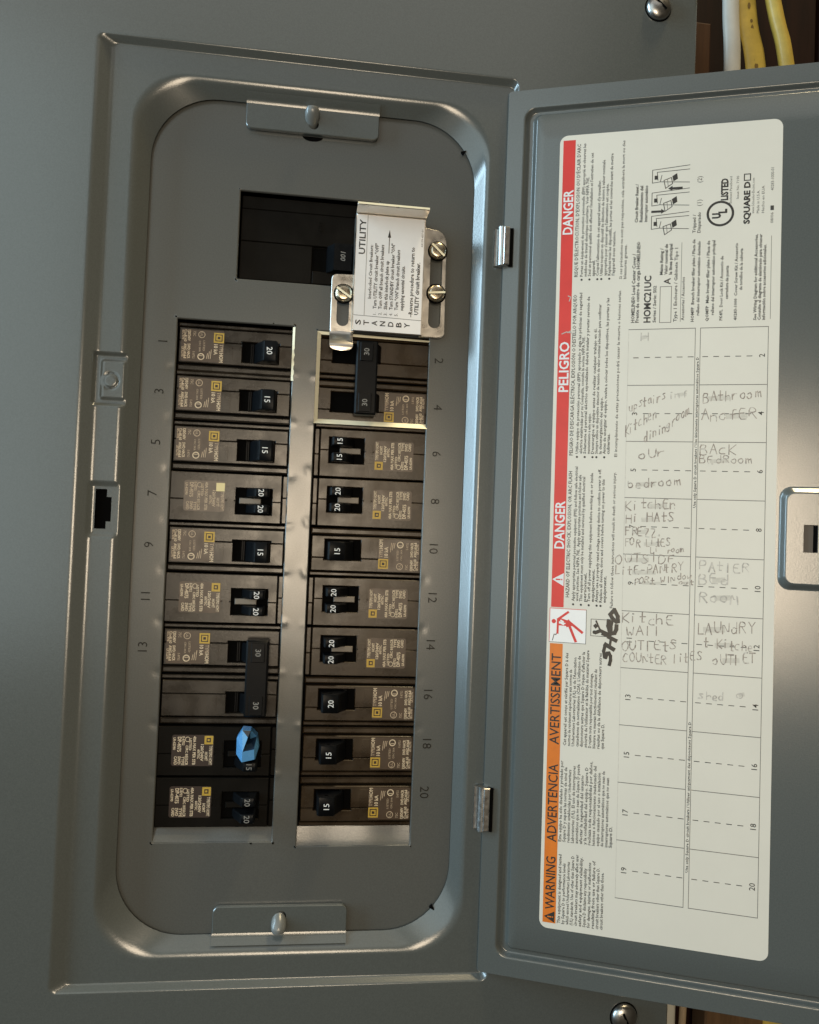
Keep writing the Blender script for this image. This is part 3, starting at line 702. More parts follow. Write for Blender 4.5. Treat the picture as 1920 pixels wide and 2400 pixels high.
# pencil entries
mb = MB()
for t, u, v, ln, cap, m, wd, ang in (
    ("H", 42.0, 105.5, 4.6, 3.6, PENCIL2, .5, 0), ("upstairs", 39.6, 136.5, 18, 3.6, PENCIL, .5, 16), ("inf", 53.5, 129.5, 8, 3.4, PENCIL2, .4, 6), ("Kitchen", 38.2, 149.6, 18.5, 4.2, PENCIL, .5, 30), ("dining", 46.5, 151.2, 14, 3.6, PENCIL, .5, 33), ("room", 55.5, 142.5, 13, 3.6, PENCIL, .5, 38),
    ("Bathroom", 73.5, 133.5, 0, 4.2, PENCIL, .45, 6), ("Anoter", 73.0, 140.5, 0, 4.6, PENCIL, .45, -4),
    ("our", 44.0, 159.8, 0, 3.4, PENCIL, .5, 4), ("bedroom", 40.2, 174.8, 0, 3.6, PENCIL, .5, 5),
    ("Back", 72.4, 156.5, 0, 4.4, PENCIL, .5, -4), ("BEdRoom", 72.4, 162.0, 0, 3.4, PENCIL, .5, 0)): pass
# (written left to right along the sticker's short side, so use a horizontal hand)
def handh(t, u, v, length, cap, m, wd=0.46, ang=0.0, jit=0.65):
    """hand lettering reading to the right from (u, v), v on the baseline; ang lifts it"""
    if random.random() < 0.6 and ang < 12:
        su = u + random.uniform(0.1, 0.5) * length; mb.line([(su, v - cap * .4), (su + length * 0.3, v - cap * .5)], cap * 0.5, 0.118, SMEAR)
    n = len(t); step = length / n; sx = step * 0.74 / 6; sy = cap / 7; ca, sa = math.cos(rad(ang)), math.sin(rad(ang))
    for i, ch in enumerate(t):
        jx = random.uniform(-jit, jit) * 0.6; jy = random.uniform(-jit, jit)
        for st in HW.get(ch, '').split('|'):
            if not st: continue
            P = []
            for c in st.split():
                tx = i * step + int(c[0]) * sx + jx + random.uniform(-.1, .1) * jit; ty = (int(c[1]) - 2) * sy + jy + random.uniform(-.2, .2) * jit
                P.append((u + tx * ca - ty * sa * -1 * 0 - 0 + 0, v - ty - tx * sa / max(ca, .2) * ca))
            if len(P) > 3:
                Q = [P[0]]
                for a, b2 in zip(P[:-1], P[1:]): Q += [(a[0] * .75 + b2[0] * .25, a[1] * .75 + b2[1] * .25), (a[0] * .25 + b2[0] * .75, a[1] * .25 + b2[1] * .75)]
                P = Q + [P[-1]]
            for a2, b2 in zip(P[:-1], P[1:]):
                if len(P) > 5 and random.random() < 0.05: continue
                mb.line([a2, b2], wd * random.uniform(0.55, 1.35), 0.15, PENCIL2 if m is PENCIL and len(P) > 5 and random.random() < 0.2 else m)
for a in (("H", 40.0, 103.2, 4.5, 3.8, PENCIL2), ("upstairs", 35.8, 137.2, 17.5, 4.4, PENCIL, .42, 18), ("inf", 53.6, 131.0, 9.5, 3.4, PENCIL2, .4, 4), ("Kitchen", 33.8, 149.6, 17.5, 5.2, PENCIL, .42, 33), ("dining", 42.8, 152.4, 14, 4.6, PENCIL, .45, 28), ("room", 55.5, 144.6, 10.5, 4.8, PENCIL, .45, 40),
    ("BAthroom", 69.4, 133.4, 26, 4.6, PENCIL, .40, 5), ("AnofER", 68.4, 142.0, 25.5, 5.2, PENCIL, .42, 2), ("oUr", 40.4, 160.6, 13.5, 4.2, PENCIL, .45, 4), ("bedroom", 36.0, 174.8, 24.5, 4.2, PENCIL, .45, 5),
    ("BAcK", 68.6, 158.2, 17, 4.8, PENCIL, .45, 0), ("BEdRoom", 68.6, 162.8, 23.5, 3.6, PENCIL, .42, 1), ("KitchEn", 35.2, 185.4, 23.5, 4.6, PENCIL, .45, 3), ("Hi HAtS", 35.4, 191.8, 22.5, 4.2, PENCIL, .45, 3), ("FREZZ.", 35.2, 197.8, 17.5, 4.0, PENCIL, .45, 0),
    ("FOR LitES", 35.2, 203.2, 21.5, 3.6, PENCIL, .42, 4), ("Liv room", 46.6, 206.0, 16, 2.8, PENCIL, .4, 5),
    ("OUTSIDE", 31.0, 211.4, 28, 4.2, PENCIL, .42, 3), ("LitE-PANtRY", 31.2, 217.2, 31.5, 4.0, PENCIL, .42, 6), ("PORt WINdow", 40.0, 221.6, 26.5, 2.8, PENCIL, .4, 9), ("out", 60.2, 220.4, 7.5, 2.2, PENCIL, .36, 6),
    ("KitchE", 34.6, 240.2, 24, 4.6, PENCIL, .45, 2), ("WAll", 36.6, 246.0, 17.5, 4.4, PENCIL, .45, 4), ("OUTlEtS", 34.8, 253.0, 26, 4.4, PENCIL, .45, 4), ("COUNtER", 35.6, 259.0, 20.5, 4.2, PENCIL, .45, 2), ("litES", 58.2, 257.2, 13.5, 4.0, PENCIL, .42, 8),
    ("PAtIER", 69.4, 213.0, 22.5, 4.2, PENCIL2, .5, 0), ("BEd", 69.4, 219.4, 14, 4.6, PENCIL2, .5, 0), ("RooM", 69.6, 227.8, 18, 4.8, PENCIL2, .55, 0),
    ("LAUNdRY", 68.9, 243.0, 26, 5.2, PENCIL, .45, 4), ("t Kitche", 72.0, 249.6, 22, 4.4, PENCIL, .42, 1), ("oUTlET", 75.8, 256.6, 19.5, 4.6, PENCIL, .45, 4), ("shed", 70.2, 273.6, 12, 3.6, PENCIL2, .5, 4), ("o", 86.6, 271.6, 4.5, 3.6, PENCIL2, .5, 0),
    ("9", 49.4, 79, 2, 2, PENCIL2)):
    handh(*a)
lbuild(mb, "pencil_writing", "pencilled circuit names in the directory table")

# ------------------------------------------------------------------ breakers (local frame: label at left, handle at right; turned half round for the right column)
def logo(mb, x0, y0, s, h, fill=YELLOW):
    a = s / 5.0
    mb.rect(x0, x0 + s, y0, y0 + s, h, fill); mb.rect(x0 + .75 * a, x0 + s - .75 * a, y0 + .75 * a, y0 + s - .75 * a, h + .03, LABELDK)
    mb.rect(x0 + 1.2 * a, x0 + s - 1.2 * a, y0 + 1.2 * a, y0 + s - 1.2 * a, h + .06, fill); mb.rect(x0 + 1.85 * a, x0 + s - 1.85 * a, y0 + 1.85 * a, y0 + s - 1.85 * a, h + .09, LABELDK)
def handle_prof(x, w, lean=0.0): return [(x - 4.6, -2.0), (x - 3.2, 2.2), (x - 0.6, 6.8), (x + 0.2, 8.6), (x + 0.9, 9.2), (x + w - 0.8, 9.2), (x + w, 8.4), (x + w + 0.5, -2.0)]
def add_handle(parent, x, w, y0, y1, num, numm, ncap, col=BLACK, name="handle"):
    mb = MB(); P = handle_prof(x, w)
    c = 0.4
    Pi = [(lerp(p[0], x + w / 2, 0.06), p[1] - 0.25 if p[1] > 5 else p[1]) for p in P]
    mb.profile(P, y0 + c, y1 - c, col, caps=False)
    n = len(P)
    for yy, yi in ((y0 + c, y0), (y1 - c, y1)):
        mb.add([(a, yy, b) for a, b in P] + [(a, yi, b) for a, b in Pi], [(i, (i + 1) % n, n + (i + 1) % n, n + i) for i in range(n)], col)
        mb.add([(a, yi, b) for a, b in Pi], [tuple(t) for t in tessellate_polygon([[Vector((p[0], p[1], 0)) for p in Pi]])], col)
    hd = mb.build(name, parent, smooth=35)
    mb = MB()
    for yy, sg in ((y0, -1), (y1, 1)):     # hole moulded in the side of the handle
        q = 10
        mb.add([(x + w * .5 + 1.0 * math.cos(2 * math.pi * k / q), yy + sg * .03, 6.2 + 1.0 * math.sin(2 * math.pi * k / q)) for k in range(q)], [tuple(range(q))], HOLE_SHADE)
    mb.build("side_hole", hd)
    if num:
        mb = MB(); text(mb, num, x + w * .5 - 0.1, (y0 + y1) / 2, 9.24, ncap, numm, 'cw', align='c', bold=0.006)
        mb.build("rating_number", hd)
    return hd
HOMTXT = [("HOM", -7.3, -2.0, 9.0, 1.5), ("10 kA", -10.0, -1.6, 5.5, 1.5)]
def single_face(root, yo=0.0, label_on=True, pm=TAUPE, worn=False, bg_=LABELBG):
    """one-inch module: body, raised face with well, ridges, label"""
    mb = MB()
    mb.box(-29.0, 29.0, yo - 12.3, yo + 12.3, -42, -3.6, HOLE_SHADE)  # near-black body puts shade into the gaps around the plates
    mb.box(-28.8, 28.8, yo - 12.2, yo - 10.4, -3.6, -1.0, pm, c=0.4)
    mb.box(-28.8, 28.8, yo + 9.0, yo + 12.1, -3.6, -0.9, pm, c=0.7)
    mb.build("body", root)
    well = rect(3.3, 21.4, yo - 3.9, yo + 6.3)
    mb = MB()
    for (a, b) in ((-9.6, -3.14), (-2.86, 8.1)):
        y0, y1 = yo + a, yo + b
        if a < -4: outl = [(-28.2, y0), (28.2, y0), (28.2, y1), (22.0, y1), (22.0, yo - 4.2), (2.8, yo - 4.2), (2.8, y1), (-28.2, y1)]
        else: outl = [(-28.2, y0), (3.1, y0), (3.1, yo + 6.5), (21.7, yo + 6.5), (21.7, y0), (28.2, y0), (28.2, y1), (-28.2, y1)]
        mb.prism(outl, -3.6, 0.0, pm, c=0.3)
    for t, x, yy in (("OFF", -2.6, 1.5), ("ON", 26.2, 1.5)):
        text(mb, t, x - 1.2, yo + yy - 3.2, 0.01, 2.0, pm, 'cw', ext=0.22, bold=-0.01)
    mb.box(-5.6, -1.6, yo - 2.2, yo + 6.4, -0.02, 0.08, pm, c=0.05)
    mb.build("face_plate", root)
    mb = MB(); mb.rect(2.6, 22.2, yo - 4.4, yo + 6.8, -3.4, HOLE_SHADE)
    for xx in (7.4, 8.3): mb.box(xx, xx + 0.5, yo - 3.6, yo + 6.0, -3.4, -1.6, BLACK)
    mb.build("handle_well", root)
    if label_on:
        mb = MB(); X = -27.2
        mb.prism(rrect(X, -6.0, yo - 8.8, yo + 7.4, 0.8, 3), 0.0, 0.05, bg_)
        lb = mb.build("rating_label", root)
        mb = MB()
        logo(mb, -11.2, yo - 7.8, 5.1, 0.08)
        text(mb, "HOM", -8.1, yo + 2.4, 0.09, 1.8, CREAMB, 'cw', length=4.8, bold=.03); text(mb, "TYPE", -8.1, yo - 2.0, 0.09, 1.7, CREAM, 'cw', length=4.1, bold=.02)
        text(mb, "10 kA", -10.9, yo - 1.9, 0.09, 1.8, CREAMB, 'cw', length=5.4, bold=.03)
        for k in range(3): mb.line([(-12.2 - k * 0.9, yo + 1.0 + k), (-12.6 - k * 0.9, yo + 5.6)], 0.35, 0.09, CREAM)
        mb.disc(-17.2, yo - 6.4, 1.75, 0.09, CREAM, n=18, r0=1.4); text(mb, "UL", -17.8, yo - 7.4, 0.09, 1.2, CREAM, 'cw', length=1.9)
        mb.disc(-17.2, yo + 4.8, 1.75, 0.09, CREAMB, n=18, r0=1.25); text(mb, "1", -18.2, yo + 4.2, 0.09, 2.0, CREAMB, 'cw')
        text(mb, "LISTED", -16.4, yo - 3.4, 0.09, 1.0, CREAM, 'cw', length=5.2); text(mb, "CIRC BKR", -18.4, yo - 3.2, 0.09, 0.9, CREAM, 'cw', length=5.6)
        text(mb, "75C", -21.4, yo - 8.0, 0.09, 1.3, CREAM, 'cw', length=2.6); text(mb, "E-8752", -21.4, yo + 2.4, 0.09, 1.1, CREAM, 'cw', length=3.6)
        for k, (xx, ya, ln) in enumerate(((-24.0, -8.4, 5.6), (-24.0, -1.4, 7.6), (-25.8, -8.4, 6.0), (-25.8, -1.4, 7.6), (-26.8, -8.2, 4.8), (-26.9, 0.2, 5.2))):
            text(mb, ("120/240V", "SWD HACR", "Cu-Al 60", "AWG #14-8", "IEC 898", "LR 62390")[k], xx, yo + ya, 0.09, 1.35, CREAMB if k < 4 else CREAM, 'cw', length=ln, bold=.03)
        mb.build("label_print", lb)
    return root
def tandem_face(root, pm=TAUPE, bg_=LABELBG, style=0):
    mb = MB(); mb.box(-29.0, 29.0, -12.3, 12.3, -42, -2.9, HOLE_SHADE)  # body coloured near-black so its joints look shaded
    mb.box(26.7, 28.9, -12.0, -1.1, -2.9, -0.5, pm, c=0.25); mb.box(26.7, 28.9, -0.8, 12.0, -2.9, -0.5, pm, c=0.25)
    mb.build("body", root)
    mb = MB()
    w1 = rect(3.6, 21.3, -5.0, 7.9)
    mb.prism([(-28.9, -12.2), (26.1, -12.2), (26.1, 1.35), (21.6, 1.35), (21.6, -5.2), (3.4, -5.2), (3.4, 1.35), (-28.9, 1.35)], -2.6, 0.0, pm, c=0.3)
    mb.prism([(-28.9, 1.5), (3.4, 1.5), (3.4, 8.1), (21.6, 8.1), (21.6, 1.5), (26.1, 1.5), (26.1, 12.2), (-28.9, 12.2)], -2.6, 0.0, pm, c=0.3)
    mb.box(-28.5, 25.8, -11.6, -11.3, -0.02, 0.12, pm)
    text(mb, "OFF", -1.4, -2.0, 0.01, 1.8, pm, 'cw', ext=0.18); mb.box(-0.9, 2.6, -4.6, 4.6, -0.02, 0.1, pm, c=0.05)
    mb.build("face_plate", root)
    mb = MB(); mb.rect(3.0, 22.0, -5.6, 8.5, -2.5, HOLE_SHADE); mb.build("handle_well", root)
    mb = MB(); mb.box(5.2, 16.0, -0.2, 2.8, -2.5, -0.2, DARKP if pm is DARKP else POST, c=0.3); mb.build("centre_post", root)
    mb = MB(); mb.prism(rrect(-22.2, -1.8, -8.0, 7.4, 1.2, 3), 0.0, 0.05, bg_); lb = mb.build("rating_label", root)
    mb = MB()
    if style == 1: mb.rect(-6.4, -2.2, -7.2, -3.0, 0.08, PALEY)
    else:
        mb.rect(-6.4, -2.2, -7.6, -3.4, 0.08, YELLOW); mb.rect(-5.4, -3.3, -6.6, -4.4, 0.11, LABELDK); mb.rect(-4.9, -3.9, -6.0, -5.0, 0.13, YELLOW)
    c = CREAMB if style != 1 else CREAM
    for t, x, y, ln, cp in (("TYPE/TIPO HOMT", -3.9, -2.8, 9.6, 1.25), ("HOMT", -6.0, 0.4, 4.4, 1.2), ("120/240V", -8.0, -3.4, 8.4, 1.15), ("40A MAX PER STB", -11.9, -7.4, 14.2, 1.2), ("60/75C", -9.6, -0.8, 4.6, 1.0), ("DP-4075", -19.4, -7.0, 7.4, 1.5), ("LISTED", -13.8, -6.4, 6.0, 1.0), ("CIRC BKR", -15.4, -2.8, 7.2, 1.0), ("E-8752", -17.2, -7.2, 4.4, 1.0),
        ("HACR", -15.4, 2.6, 4.4, 1.15), ("TYPE", -17.2, 2.6, 4.4, 1.15), ("SWD", -19.0, 2.6, 4.0, 1.15), ("CARD", -20.8, 2.6, 4.2, 1.15), ("LR-62390", -21.5, -6.6, 6.0, 1.0)):
        text(mb, t, x, y, 0.09, cp * 1.18, c, 'cw', length=ln, bold=.028)
    mb.disc(-14.6, -5.8, 1.3, 0.09, c, n=14, r0=1.0)
    mb.build("label_print", lb)

def make_single(num, label, loc, rot, group):
    r = thing("circuit_breaker", label, "circuit breaker", loc, group)
    single_face(r, pm=BROWNP if rot else TAUPE); add_handle(r, *((11.2, 9.0, -4.0, 5.4) if rot else (13.8, 7.4, -3.7, 6.6)), num, WHITE, 2.8)
    if rot: r.rotation_euler = (0, math.pi, 0)
    return r
def make_tandem(nums, label, loc, rot, group, pm=TAUPE, bg_=LABELBG, style=0, numm=WHITE):
    r = thing("tandem_breaker", label, "circuit breaker", loc, group)
    if rot: pm = BROWNP
    tandem_face(r, pm, bg_, style)
    add_handle(r, 13.0, 7.2, -5.0, -0.6, nums[0], numm, 2.7); add_handle(r, 13.0, 7.2, 3.1, 7.5, nums[1], numm, 2.7)
    if rot: r.rotation_euler = (0, math.pi, 0)
    return r
def make_double(num, label, loc, rot, group, pm=TAUPE, lab=(True, False), numm=WHITE, bg_=LABELBG):
    r = thing("double_pole_breaker", label, "circuit breaker", loc, group)
    if rot: pm = BROWNP
    single_face(r, -12.7, lab[0], pm, bg_=bg_); single_face(r, 12.7, lab[1], pm, bg_=bg_)
    hx = -0.6 if rot else 13.0           # the right pair is switched off, its handles thrown the other way
    for yo in (-12.7, 12.7): add_handle(r, hx + 1.2, 7.6, yo - 3.6, yo + 6.0, None, None, 0)
    mb = MB()
    mb.prism(rrect(hx - 0.3, hx + 10.6, -18.8, 18.8, 0.8, 3), 3.0, 10.6, BLACK, c=0.8, back=True)
    tb = mb.build("tie_bar", r, smooth=30)
    mb = MB()
    for yo in (-12.8, 13.0):
        mb.box(hx + 2.2, hx + 8.8, yo - 4.8, yo + 4.8, 10.5, 11.0, BLACK, c=0.3)
        text(mb, num, hx + 5.6, yo, 11.05, 2.7, numm, 'cw', align='c', bold=0.006)
    mb.build("rating_number", tb)
    if rot: r.rotation_euler = (0, math.pi, 0)
    return r
GL, GR = "circuit breakers in the left column", "circuit breakers in the right column"
XL, XR = 29.2, 100.0
def row(i): return 12.7 + 25.4 * i
HB = -1.2
make_single("20", "taupe single breaker marked 20 at the top of the left column", (XL, row(0) + 0.6, HB - 1.4), 0, GL)
make_single("15", "taupe single breaker marked 15 directly below the topmost left breaker marked 20", (XL, row(1), HB), 0, GL)
make_single("15", "taupe single breaker marked 15 directly above the left tandem with the pale yellow square", (XL, row(2), HB), 0, GL)
make_tandem(("20", "20"), "tandem breaker marked 20 and 20 whose worn label has a blank pale yellow square", (XL, row(3), HB), 0, GL, style=1, bg_=LABELWORN)
make_single("15", "taupe single breaker marked 15 between the two tandem breakers of the left column", (XL, row(4), HB), 0, GL)
make_tandem(("20", "20"), "tandem breaker marked 20 and 20 just above the left two-pole breaker with its tie bar", (XL, row(5), HB), 0, GL)
make_double("30", "two-pole breaker with long black tie bar above the blue clip", (XL, row(6.5), HB), 0, GL, numm=GREYP)
b17 = make_tandem((None, "15"), "black tandem breaker with a blue clip over its upper handle and 15 on the lower", (XL, row(8), HB), 0, GL, pm=DARKP, bg_=LABELDK, numm=GREYP)
make_tandem(("20", "20"), "black tandem breaker marked 20 and 20 at the bottom of the left column", (XL, row(9), HB), 0, GL, pm=DARKP, bg_=LABELDK, numm=GREYP)
make_double("30", "two-pole breaker with tie bar framed by bright edge under the interlock plate", (XR, row(0.5), HB - 1.0), 1, GR, lab=(True, False), numm=GREYP)
make_tandem(("15", "15"), "tandem breaker marked 15 and 15 below the bright bare metal edge", (XR, row(2), HB), 1, GR)
make_tandem(("20", "20"), "tandem breaker marked 20 and 20 directly under the tandem marked 15 and 15", (XR, row(3), HB), 1, GR)
make_single("15", "single breaker marked 15 beside the pressed number 10", (XR, row(4), HB), 1, GR)
make_tandem(("20", "20"), "tandem breaker marked 20 and 20 directly under a single breaker in the right column", (XR, row(5), HB), 1, GR)
make_tandem(("20", "20"), "tandem breaker marked 20 and 20 directly above the single breaker marked 20", (XR, row(6), HB), 1, GR)
make_single("20", "single breaker marked 20, the only single one of the right column so marked", (XR, row(7), HB), 1, GR)
make_single("15", "single breaker marked 15 beside the pressed number 18, second from the bottom right", (XR, row(8), HB), 1, GR)
make_single("15", "single breaker marked 15 at the bottom of the right column", (XR, row(9), HB), 1, GR)

# main breaker
mr = thing("main_breaker", "large black main breaker marked 100 above the two columns, partly behind the interlock plate", "main breaker", (63.5, -45, 0))
mb = MB(); mb.box(-34.8, 36.5, -22.2, 21.8, -45, -5.5, DARKP)
mb.box(-34.6, 36.0, -21.6, -15.0, -5.5, -3.5, DARKP, c=0.3)
mb.box(-34.6, 36.0, -14.8, 1.7, -5.5, -3.2, DARKP, c=0.3); mb.box(-34.6, 2.0, 1.95, 21.6, -5.5, -3.2, DARKP, c=0.3)
mb.box(2.2, 36, 14.6, 21.6, -5.5, -3.2, DARKP, c=0.5)
text(mb, "OFF", 4.6, -11, -3.0, 2.2, DARKP, 'cw', ext=0.25)
mb.build("body", mr)
mb = MB(); mb.rect(2.0, 30, 2.0, 14.4, -5.2, HOLE_SHADE); mb.build("handle_well", mr)
mb = MB(); mb.profile([(9.5, -5), (10.0, -2), (12.5, 1.5), (13.2, 3.6), (22.0, 3.6), (22.8, 2.6), (23.4, -5)], 1.6, 15.4, BLACK)
hd = mb.build("handle", mr, smooth=30)
mb = MB(); text(mb, "100", 17.8, 8.0, 3.65, 2.5, GREYP, 'cw', align='c', bold=0.01, slant=0.15); mb.build("rating_number", hd)

# blue clip on the tandem handle
mb = MB()
q = lambda x, y, h: ((x - 520 - 0) , y, h)
def bp_(px, py, h):  # sketch units (1/62 mm) about the clip centre
    return ((px - 800) / 62.5, (py - 880) / 62.5, h)
P = [bp_(650, 400, 9.0), bp_(480, 690, 5.5), bp_(480, 1200, 4.5), bp_(660, 1350, 9.5), bp_(1080, 1270, 9.8), bp_(1150, 1000, 6.0), bp_(1090, 620, 6.5), bp_(900, 420, 8.5),
     bp_(700, 990, 13.0), bp_(1040, 920, 12.8), bp_(830, 590, 10.8), bp_(880, 760, 2.5), bp_(690, 1320, 12.2), bp_(1060, 1230, 12.2),
     bp_(480, 690, 0.5), bp_(480, 1200, 0.5), bp_(660, 1360, 0.5), bp_(1100, 1280, 0.5), bp_(1160, 1000, 0.5), bp_(1100, 600, 0.5), bp_(900, 410, 0.5), bp_(650, 390, 0.5)]
mb.add(P, [(10, 8, 11), (8, 9, 11), (9, 6, 11), (7, 10, 11), (0, 10, 7)], BLUE_SHADE)
mb.add(P, [(0, 1, 8, 10), (1, 2, 12, 8), (2, 3, 12), (8, 12, 13, 9), (12, 3, 4, 13), (9, 13, 5), (13, 4, 5), (9, 5, 6), (6, 7, 11),
           (1, 14, 15, 2), (2, 15, 16, 3), (3, 16, 17, 4), (4, 17, 18, 5), (5, 18, 19, 6), (6, 19, 20, 7), (7, 20, 21, 0), (0, 21, 14, 1)], BLUE)
o = mb.build("handle_clip", None, (44.2, 210.4, 0.8)); tag(o, "faceted glossy blue plastic clip fitted over an upper handle of a black breaker", "handle clip")

# ------------------------------------------------------------------ interlock plate
ip = thing("interlock_plate", "sliding aluminium interlock plate with instruction sticker and three slotted screws, over the main breaker", "interlock plate", (105, 2, 0))
B0 = (105, 2, 0)
def ibuild(mb, name, parent=None, smooth=None):
    mb.v = [(x - B0[0], y - B0[1], h) for x, y, h in mb.v]
    return mb.build(name, parent or ip, (0, 0, 0), smooth)
mb = MB()
mb.prism(rect(87.2, 122.6, -57.6, 2.2), 7.6, 9.0, ALU, c=0.3, back=True)                       # raised middle
mb.profile([(86.6, 3.0), (88.0, 3.0), (88.2, 9.0), (87.2, 9.0)], -57.0, 1.8, ALU)
mb.profile([(123.2, 3.0), (121.8, 3.0), (121.6, 8.9), (122.6, 8.9)], -57.0, 1.8, ALU)
body = ibuild(mb, "centre_plate", smooth=30)
mb = MB(); mb.prism(rect(87.0, 122.8, -59.0, -57.7), 1.0, 20.5, ALU, c=0.25)
mb.add([(87.0, -59.0, 20.52), (122.8, -59.0, 20.52), (122.8, -58.0, 20.52), (87.0, -58.0, 20.52)], [(0, 1, 2, 3)], RAW)
ibuild(mb, "stop_lip")
def slotloop(x0, x1, y0, y1): r = (x1 - x0) / 2; return rrect(x0, x1, y0, y1, r * 0.98, 6)
mb = MB()
P = [(76.0 + 2.5, -27.6)] + [(87.4, -27.9), (87.4, 2.2), (76.2, 2.2)] + [(76.0, -25.0), (76.6, -26.8)]
mb.prism(P, 2.6, 4.0, ALU, holes=[slotloop(79.2, 85.4, -19.5, -0.9)], c=0.25)
ibuild(mb, "left_flange", body, smooth=30)
mb = MB()
P = [(122.2, -55.4)] + [(128.0 + 6.6 * math.sin(rad(90 * k / 7)), -47.6 - 7.0 * math.cos(rad(90 * k / 7))) for k in range(8)] + [(135.2, -2.0)] + [(132.4 + 2.8 * math.cos(rad(18 * k)), -1.6 + 3.2 * math.sin(rad(18 * k))) for k in range(1, 6)] + [(122.4, 1.8)]
mb.prism(P, 2.6, 4.0, ALU, holes=[slotloop(126.4, 132.8, -46.5, -3.2)], c=0.25)
ibuild(mb, "right_flange", body, smooth=30)
mb = MB(); Ls = []
for k in range(11):
    t = k / 10; y = 1.6 + 10.6 * t; h = 4.0 + 5.4 * sm(t * 1.1) - 0.6 * max(0, t - .75) * 4
    wv = 5.9 - (0.0 if t < 0.8 else 1.9 * ((t - 0.8) / 0.2) ** 2)
    Ls.append([(82.0 - wv + 2 * wv * i / 8, y + (0.5 if t > .9 else 0) * (1 - abs(i - 4) / 4), h - 0.25 * ((i - 4) / 4) ** 2) for i in range(9)])
mb.loops(Ls, ALU, closed=False)
mb.loops([[(x, y, h - 1.3) for x, y, h in q2] for q2 in Ls], ALU, closed=False)
for side in (0, -1): mb.loops([[q2[side] for q2 in Ls], [(q2[side][0], q2[side][1], q2[side][2] - 1.3) for q2 in Ls]], ALU, closed=False)
mb.loops([Ls[-1], [(x, y, h - 1.3) for x, y, h in Ls[-1]]], ALU, closed=False)
ibuild(mb, "blocking_finger", body, smooth=40)
for x, y, a in ((82.4, -17.5, 33), (130.0, -43.4, 42), (130.0, -21.2, -6)):
    mb = MB(); mb.dome(x, y, 4.5, 3.9, 2.6, BRASS, n=28, flat=2.6)
    ca, sa = math.cos(rad(a)), math.sin(rad(a)); Q = [(-4.4, -.55), (4.4, -.55), (4.4, .55), (-4.4, .55)]
    mb.add([(x + px * ca - py * sa, y + px * sa + py * ca, 6.62) for px, py in Q], [(0, 1, 2, 3)], RAW)
    Q = [(-4.2, .55), (4.2, .55), (4.2, .95), (-4.2, .95)]
    mb.add([(x + px * ca - py * sa, y + px * sa + py * ca, 6.64) for px, py in Q], [(0, 1, 2, 3)], HOLE_SHADE)
    mb.disc(x, y, 5.2, 4.02, HOLE_SHADE, r0=4.4, n=28)
    ibuild(mb, "screw", smooth=45)
mb = MB(); mb.prism(rect(87.5, 122.0, -57.2, 1.9), 9.0, 9.08, PAPER2); st = ibuild(mb, "instruction_sticker")
mb = MB(); H = 9.12
text(mb, "UTILITY", 92.0, -37.0, H, 3.1, INK, length=17.8, bold=0.02)
text(mb, "Interlocked Circuit Breakers:", 96.0, -14.6, H, 1.55, INK, length=27.5, bold=0.02)
Hn = [("1.", "Turn UTILITY circuit breaker \"OFF\"", 33.5), ("2.", "Turn OFF all branch circuit breakers", 33), ("3.", "Slide this interlock plate up", 25), ("4.", "Turn STANDBY circuit breaker \"ON\"", 34), ("5.", "Turn \"ON\" branch circuit breakers", 31), ("", "supplying essential circuits.", 23)]
for i, (nn, t, ln) in enumerate(Hn):
    x = 98.9 + i * 2.75
    if nn: text(mb, nn, x, -6.6, H, 1.6, INK2)
    text(mb, t, x, -9.6, H, 1.7, INK, length=ln, bold=0.026)
text(mb, "–Reverse procedure to return to", 117.4, -6.6, H, 2.0, INK, length=36, bold=0.022); text(mb, "UTILITY circuit breaker.", 120.4, -8.0, H, 2.0, INK, length=27, bold=0.03)
text(mb, "A9179-407-01", 121.6, -43.0, H, 1.0, INK2, length=9)
mb.line([(92.9, -57.1), (92.9, -6.0)], 0.18, H, INK); mb.line([(87.6, -5.8), (122.0, -5.2)], 0.22, H, INK)
mb.line([(104.2, -38.5), (104.2, -47.0)], 0.35, H, INK); mb.sheet([(103.4, -46.5), (105.0, -46.5), (104.2, -50.5)], H, INK)
for i, c in enumerate("STANDBY"): text(mb, c, 91.3 + i * 4.15, -1.0, H, 2.7, INK, length=2.5, align='l', bold=.02)
ibuild(mb, "sticker_print", st)

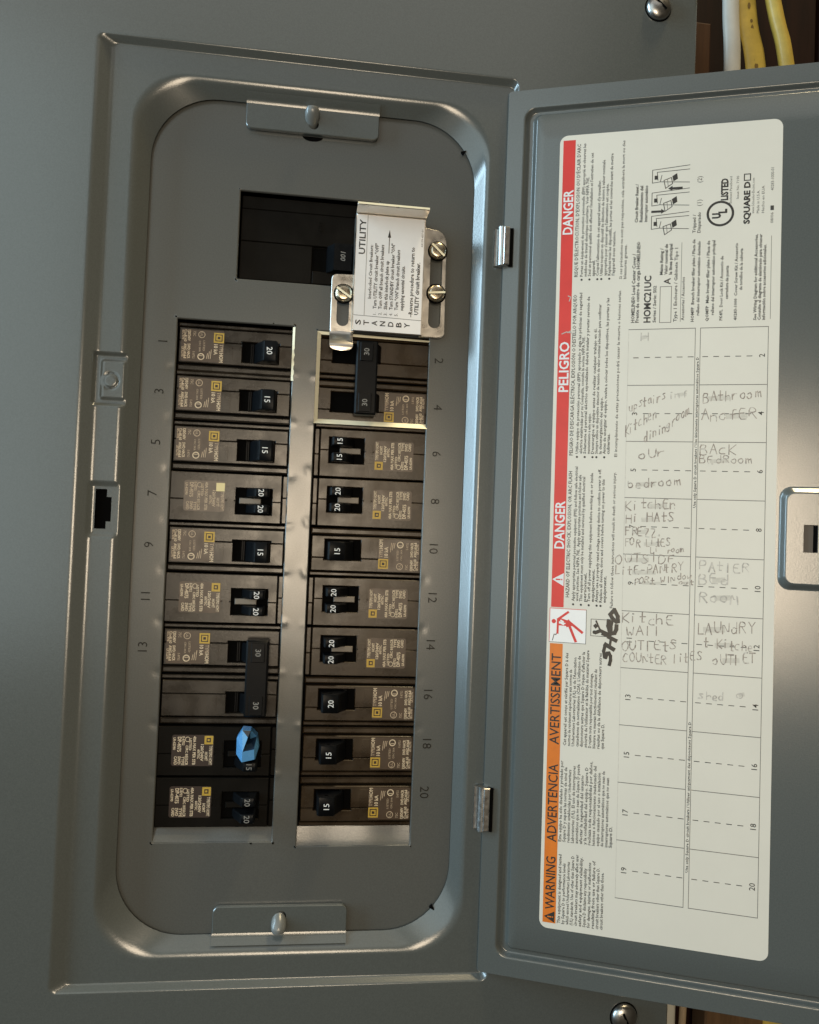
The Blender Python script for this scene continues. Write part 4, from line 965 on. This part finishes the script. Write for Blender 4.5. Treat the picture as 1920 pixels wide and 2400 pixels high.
# ------------------------------------------------------------------ cables and timber beside the panel
def tube(name, pts, rx, rh, m, n=14):
    mb = MB(); Ls = []
    Q = []
    for i in range(len(pts) - 1):
        p0 = pts[max(i - 1, 0)]; p1 = pts[i]; p2 = pts[i + 1]; p3 = pts[min(i + 2, len(pts) - 1)]
        for k in range(10):
            t = k / 10
            Q.append(tuple(0.5 * (2 * b + (c - a) * t + (2 * a - 5 * b + 4 * c - d) * t * t + (3 * b - a - 3 * c + d) * t ** 3) for a, b, c, d in zip(p0, p1, p2, p3)))
    Q.append(pts[-1])
    b0 = pts[0]
    for x, y, h in Q:
        Ls.append([(x - b0[0] + rx * math.cos(2 * math.pi * k / n), y - b0[1], h - b0[2] + rh * math.sin(2 * math.pi * k / n)) for k in range(n)])
    mb.loops(Ls, m, cap=True); mb.f.append(tuple(range(n))); mb.m.append(0)
    return mb.build(name, None, b0, smooth=50)
tag(tube("electrical_cable", [(304.6, -340, -32), (305.2, -222, -30), (307.2, -178, -30), (309, -60, -34), (300, 180, -36), (287, 330, -34), (284.5, 400, -32), (283, 520, -34)], 5.0, 3.6, WCABLE), "white flat cable running down beside the right edge of the panel", "cable", "cables running down behind the open door")
yc = thing("electrical_cable", "broad flat yellow cable with worn dark print, between the white and the round yellow cable", "cable", (317, -222, -34), "cables running down behind the open door")
o = tube("jacket", [(306, -340, -34), (317, -222, -34), (325, -180, -34), (340, -60, -40), (352, 160, -46), (360, 330, -50), (362, 480, -50)], 6.6, 2.6, YCABLE)
o.parent = yc; o.location = V(306 - 317, -340 + 222, 0)
mb = MB()
for k, (dx, dy, a, b2) in enumerate(((2.4, 11, 1.3, 1.5), (3.0, 17, 1.6, 5.0), (4.6, 25, 2.6, 1.6), (5.6, 33, 1.4, 3.2), (6.3, 38, 1.8, 2.4), (0.6, 2, 1.4, 2.6))):
    mb.sheet([(dx + a * 0.7 * math.cos(rad(45 * j)), dy + b2 * 0.8 * math.sin(rad(45 * j))) for j in range(8)], 2.72, YPRINT)
mb.build("worn_print", yc)
tag(tube("electrical_cable", [(305, -340, -30), (332.5, -222, -30), (342, -184, -30), (366, -60, -36), (384, 120, -40), (392, 330, -44), (394, 480, -44)], 4.5, 4.2, YCABLE), "round yellow cable, the rightmost of the cables above the door", "cable", "cables running down behind the open door")
tag(tube("electrical_cable", [(296, 300, -32), (293.5, 367, -30), (292, 420, -30), (291, 520, -32)], 2.0, 2.0, TANCABLE), "thin tan cable below the door, right beside the white cable", "cable", "cables running down behind the open door")
mb = MB(); mb.box(-15, 15, -130, 130, -20, 20, BLOCKW, c=1)
o = mb.build("wood_block", None, (279.6, -77.0, -52)); tag(o, "brown upright wood block between the panel's edge and the cables", "wood block")
mb = MB(); mb.box(-60, 60, -60, 60, -8, 8, TANW, c=1)
o = mb.build("wood_board", None, (378, 432, -58)); tag(o, "tan wood board on the wall below the open door", "wood board")
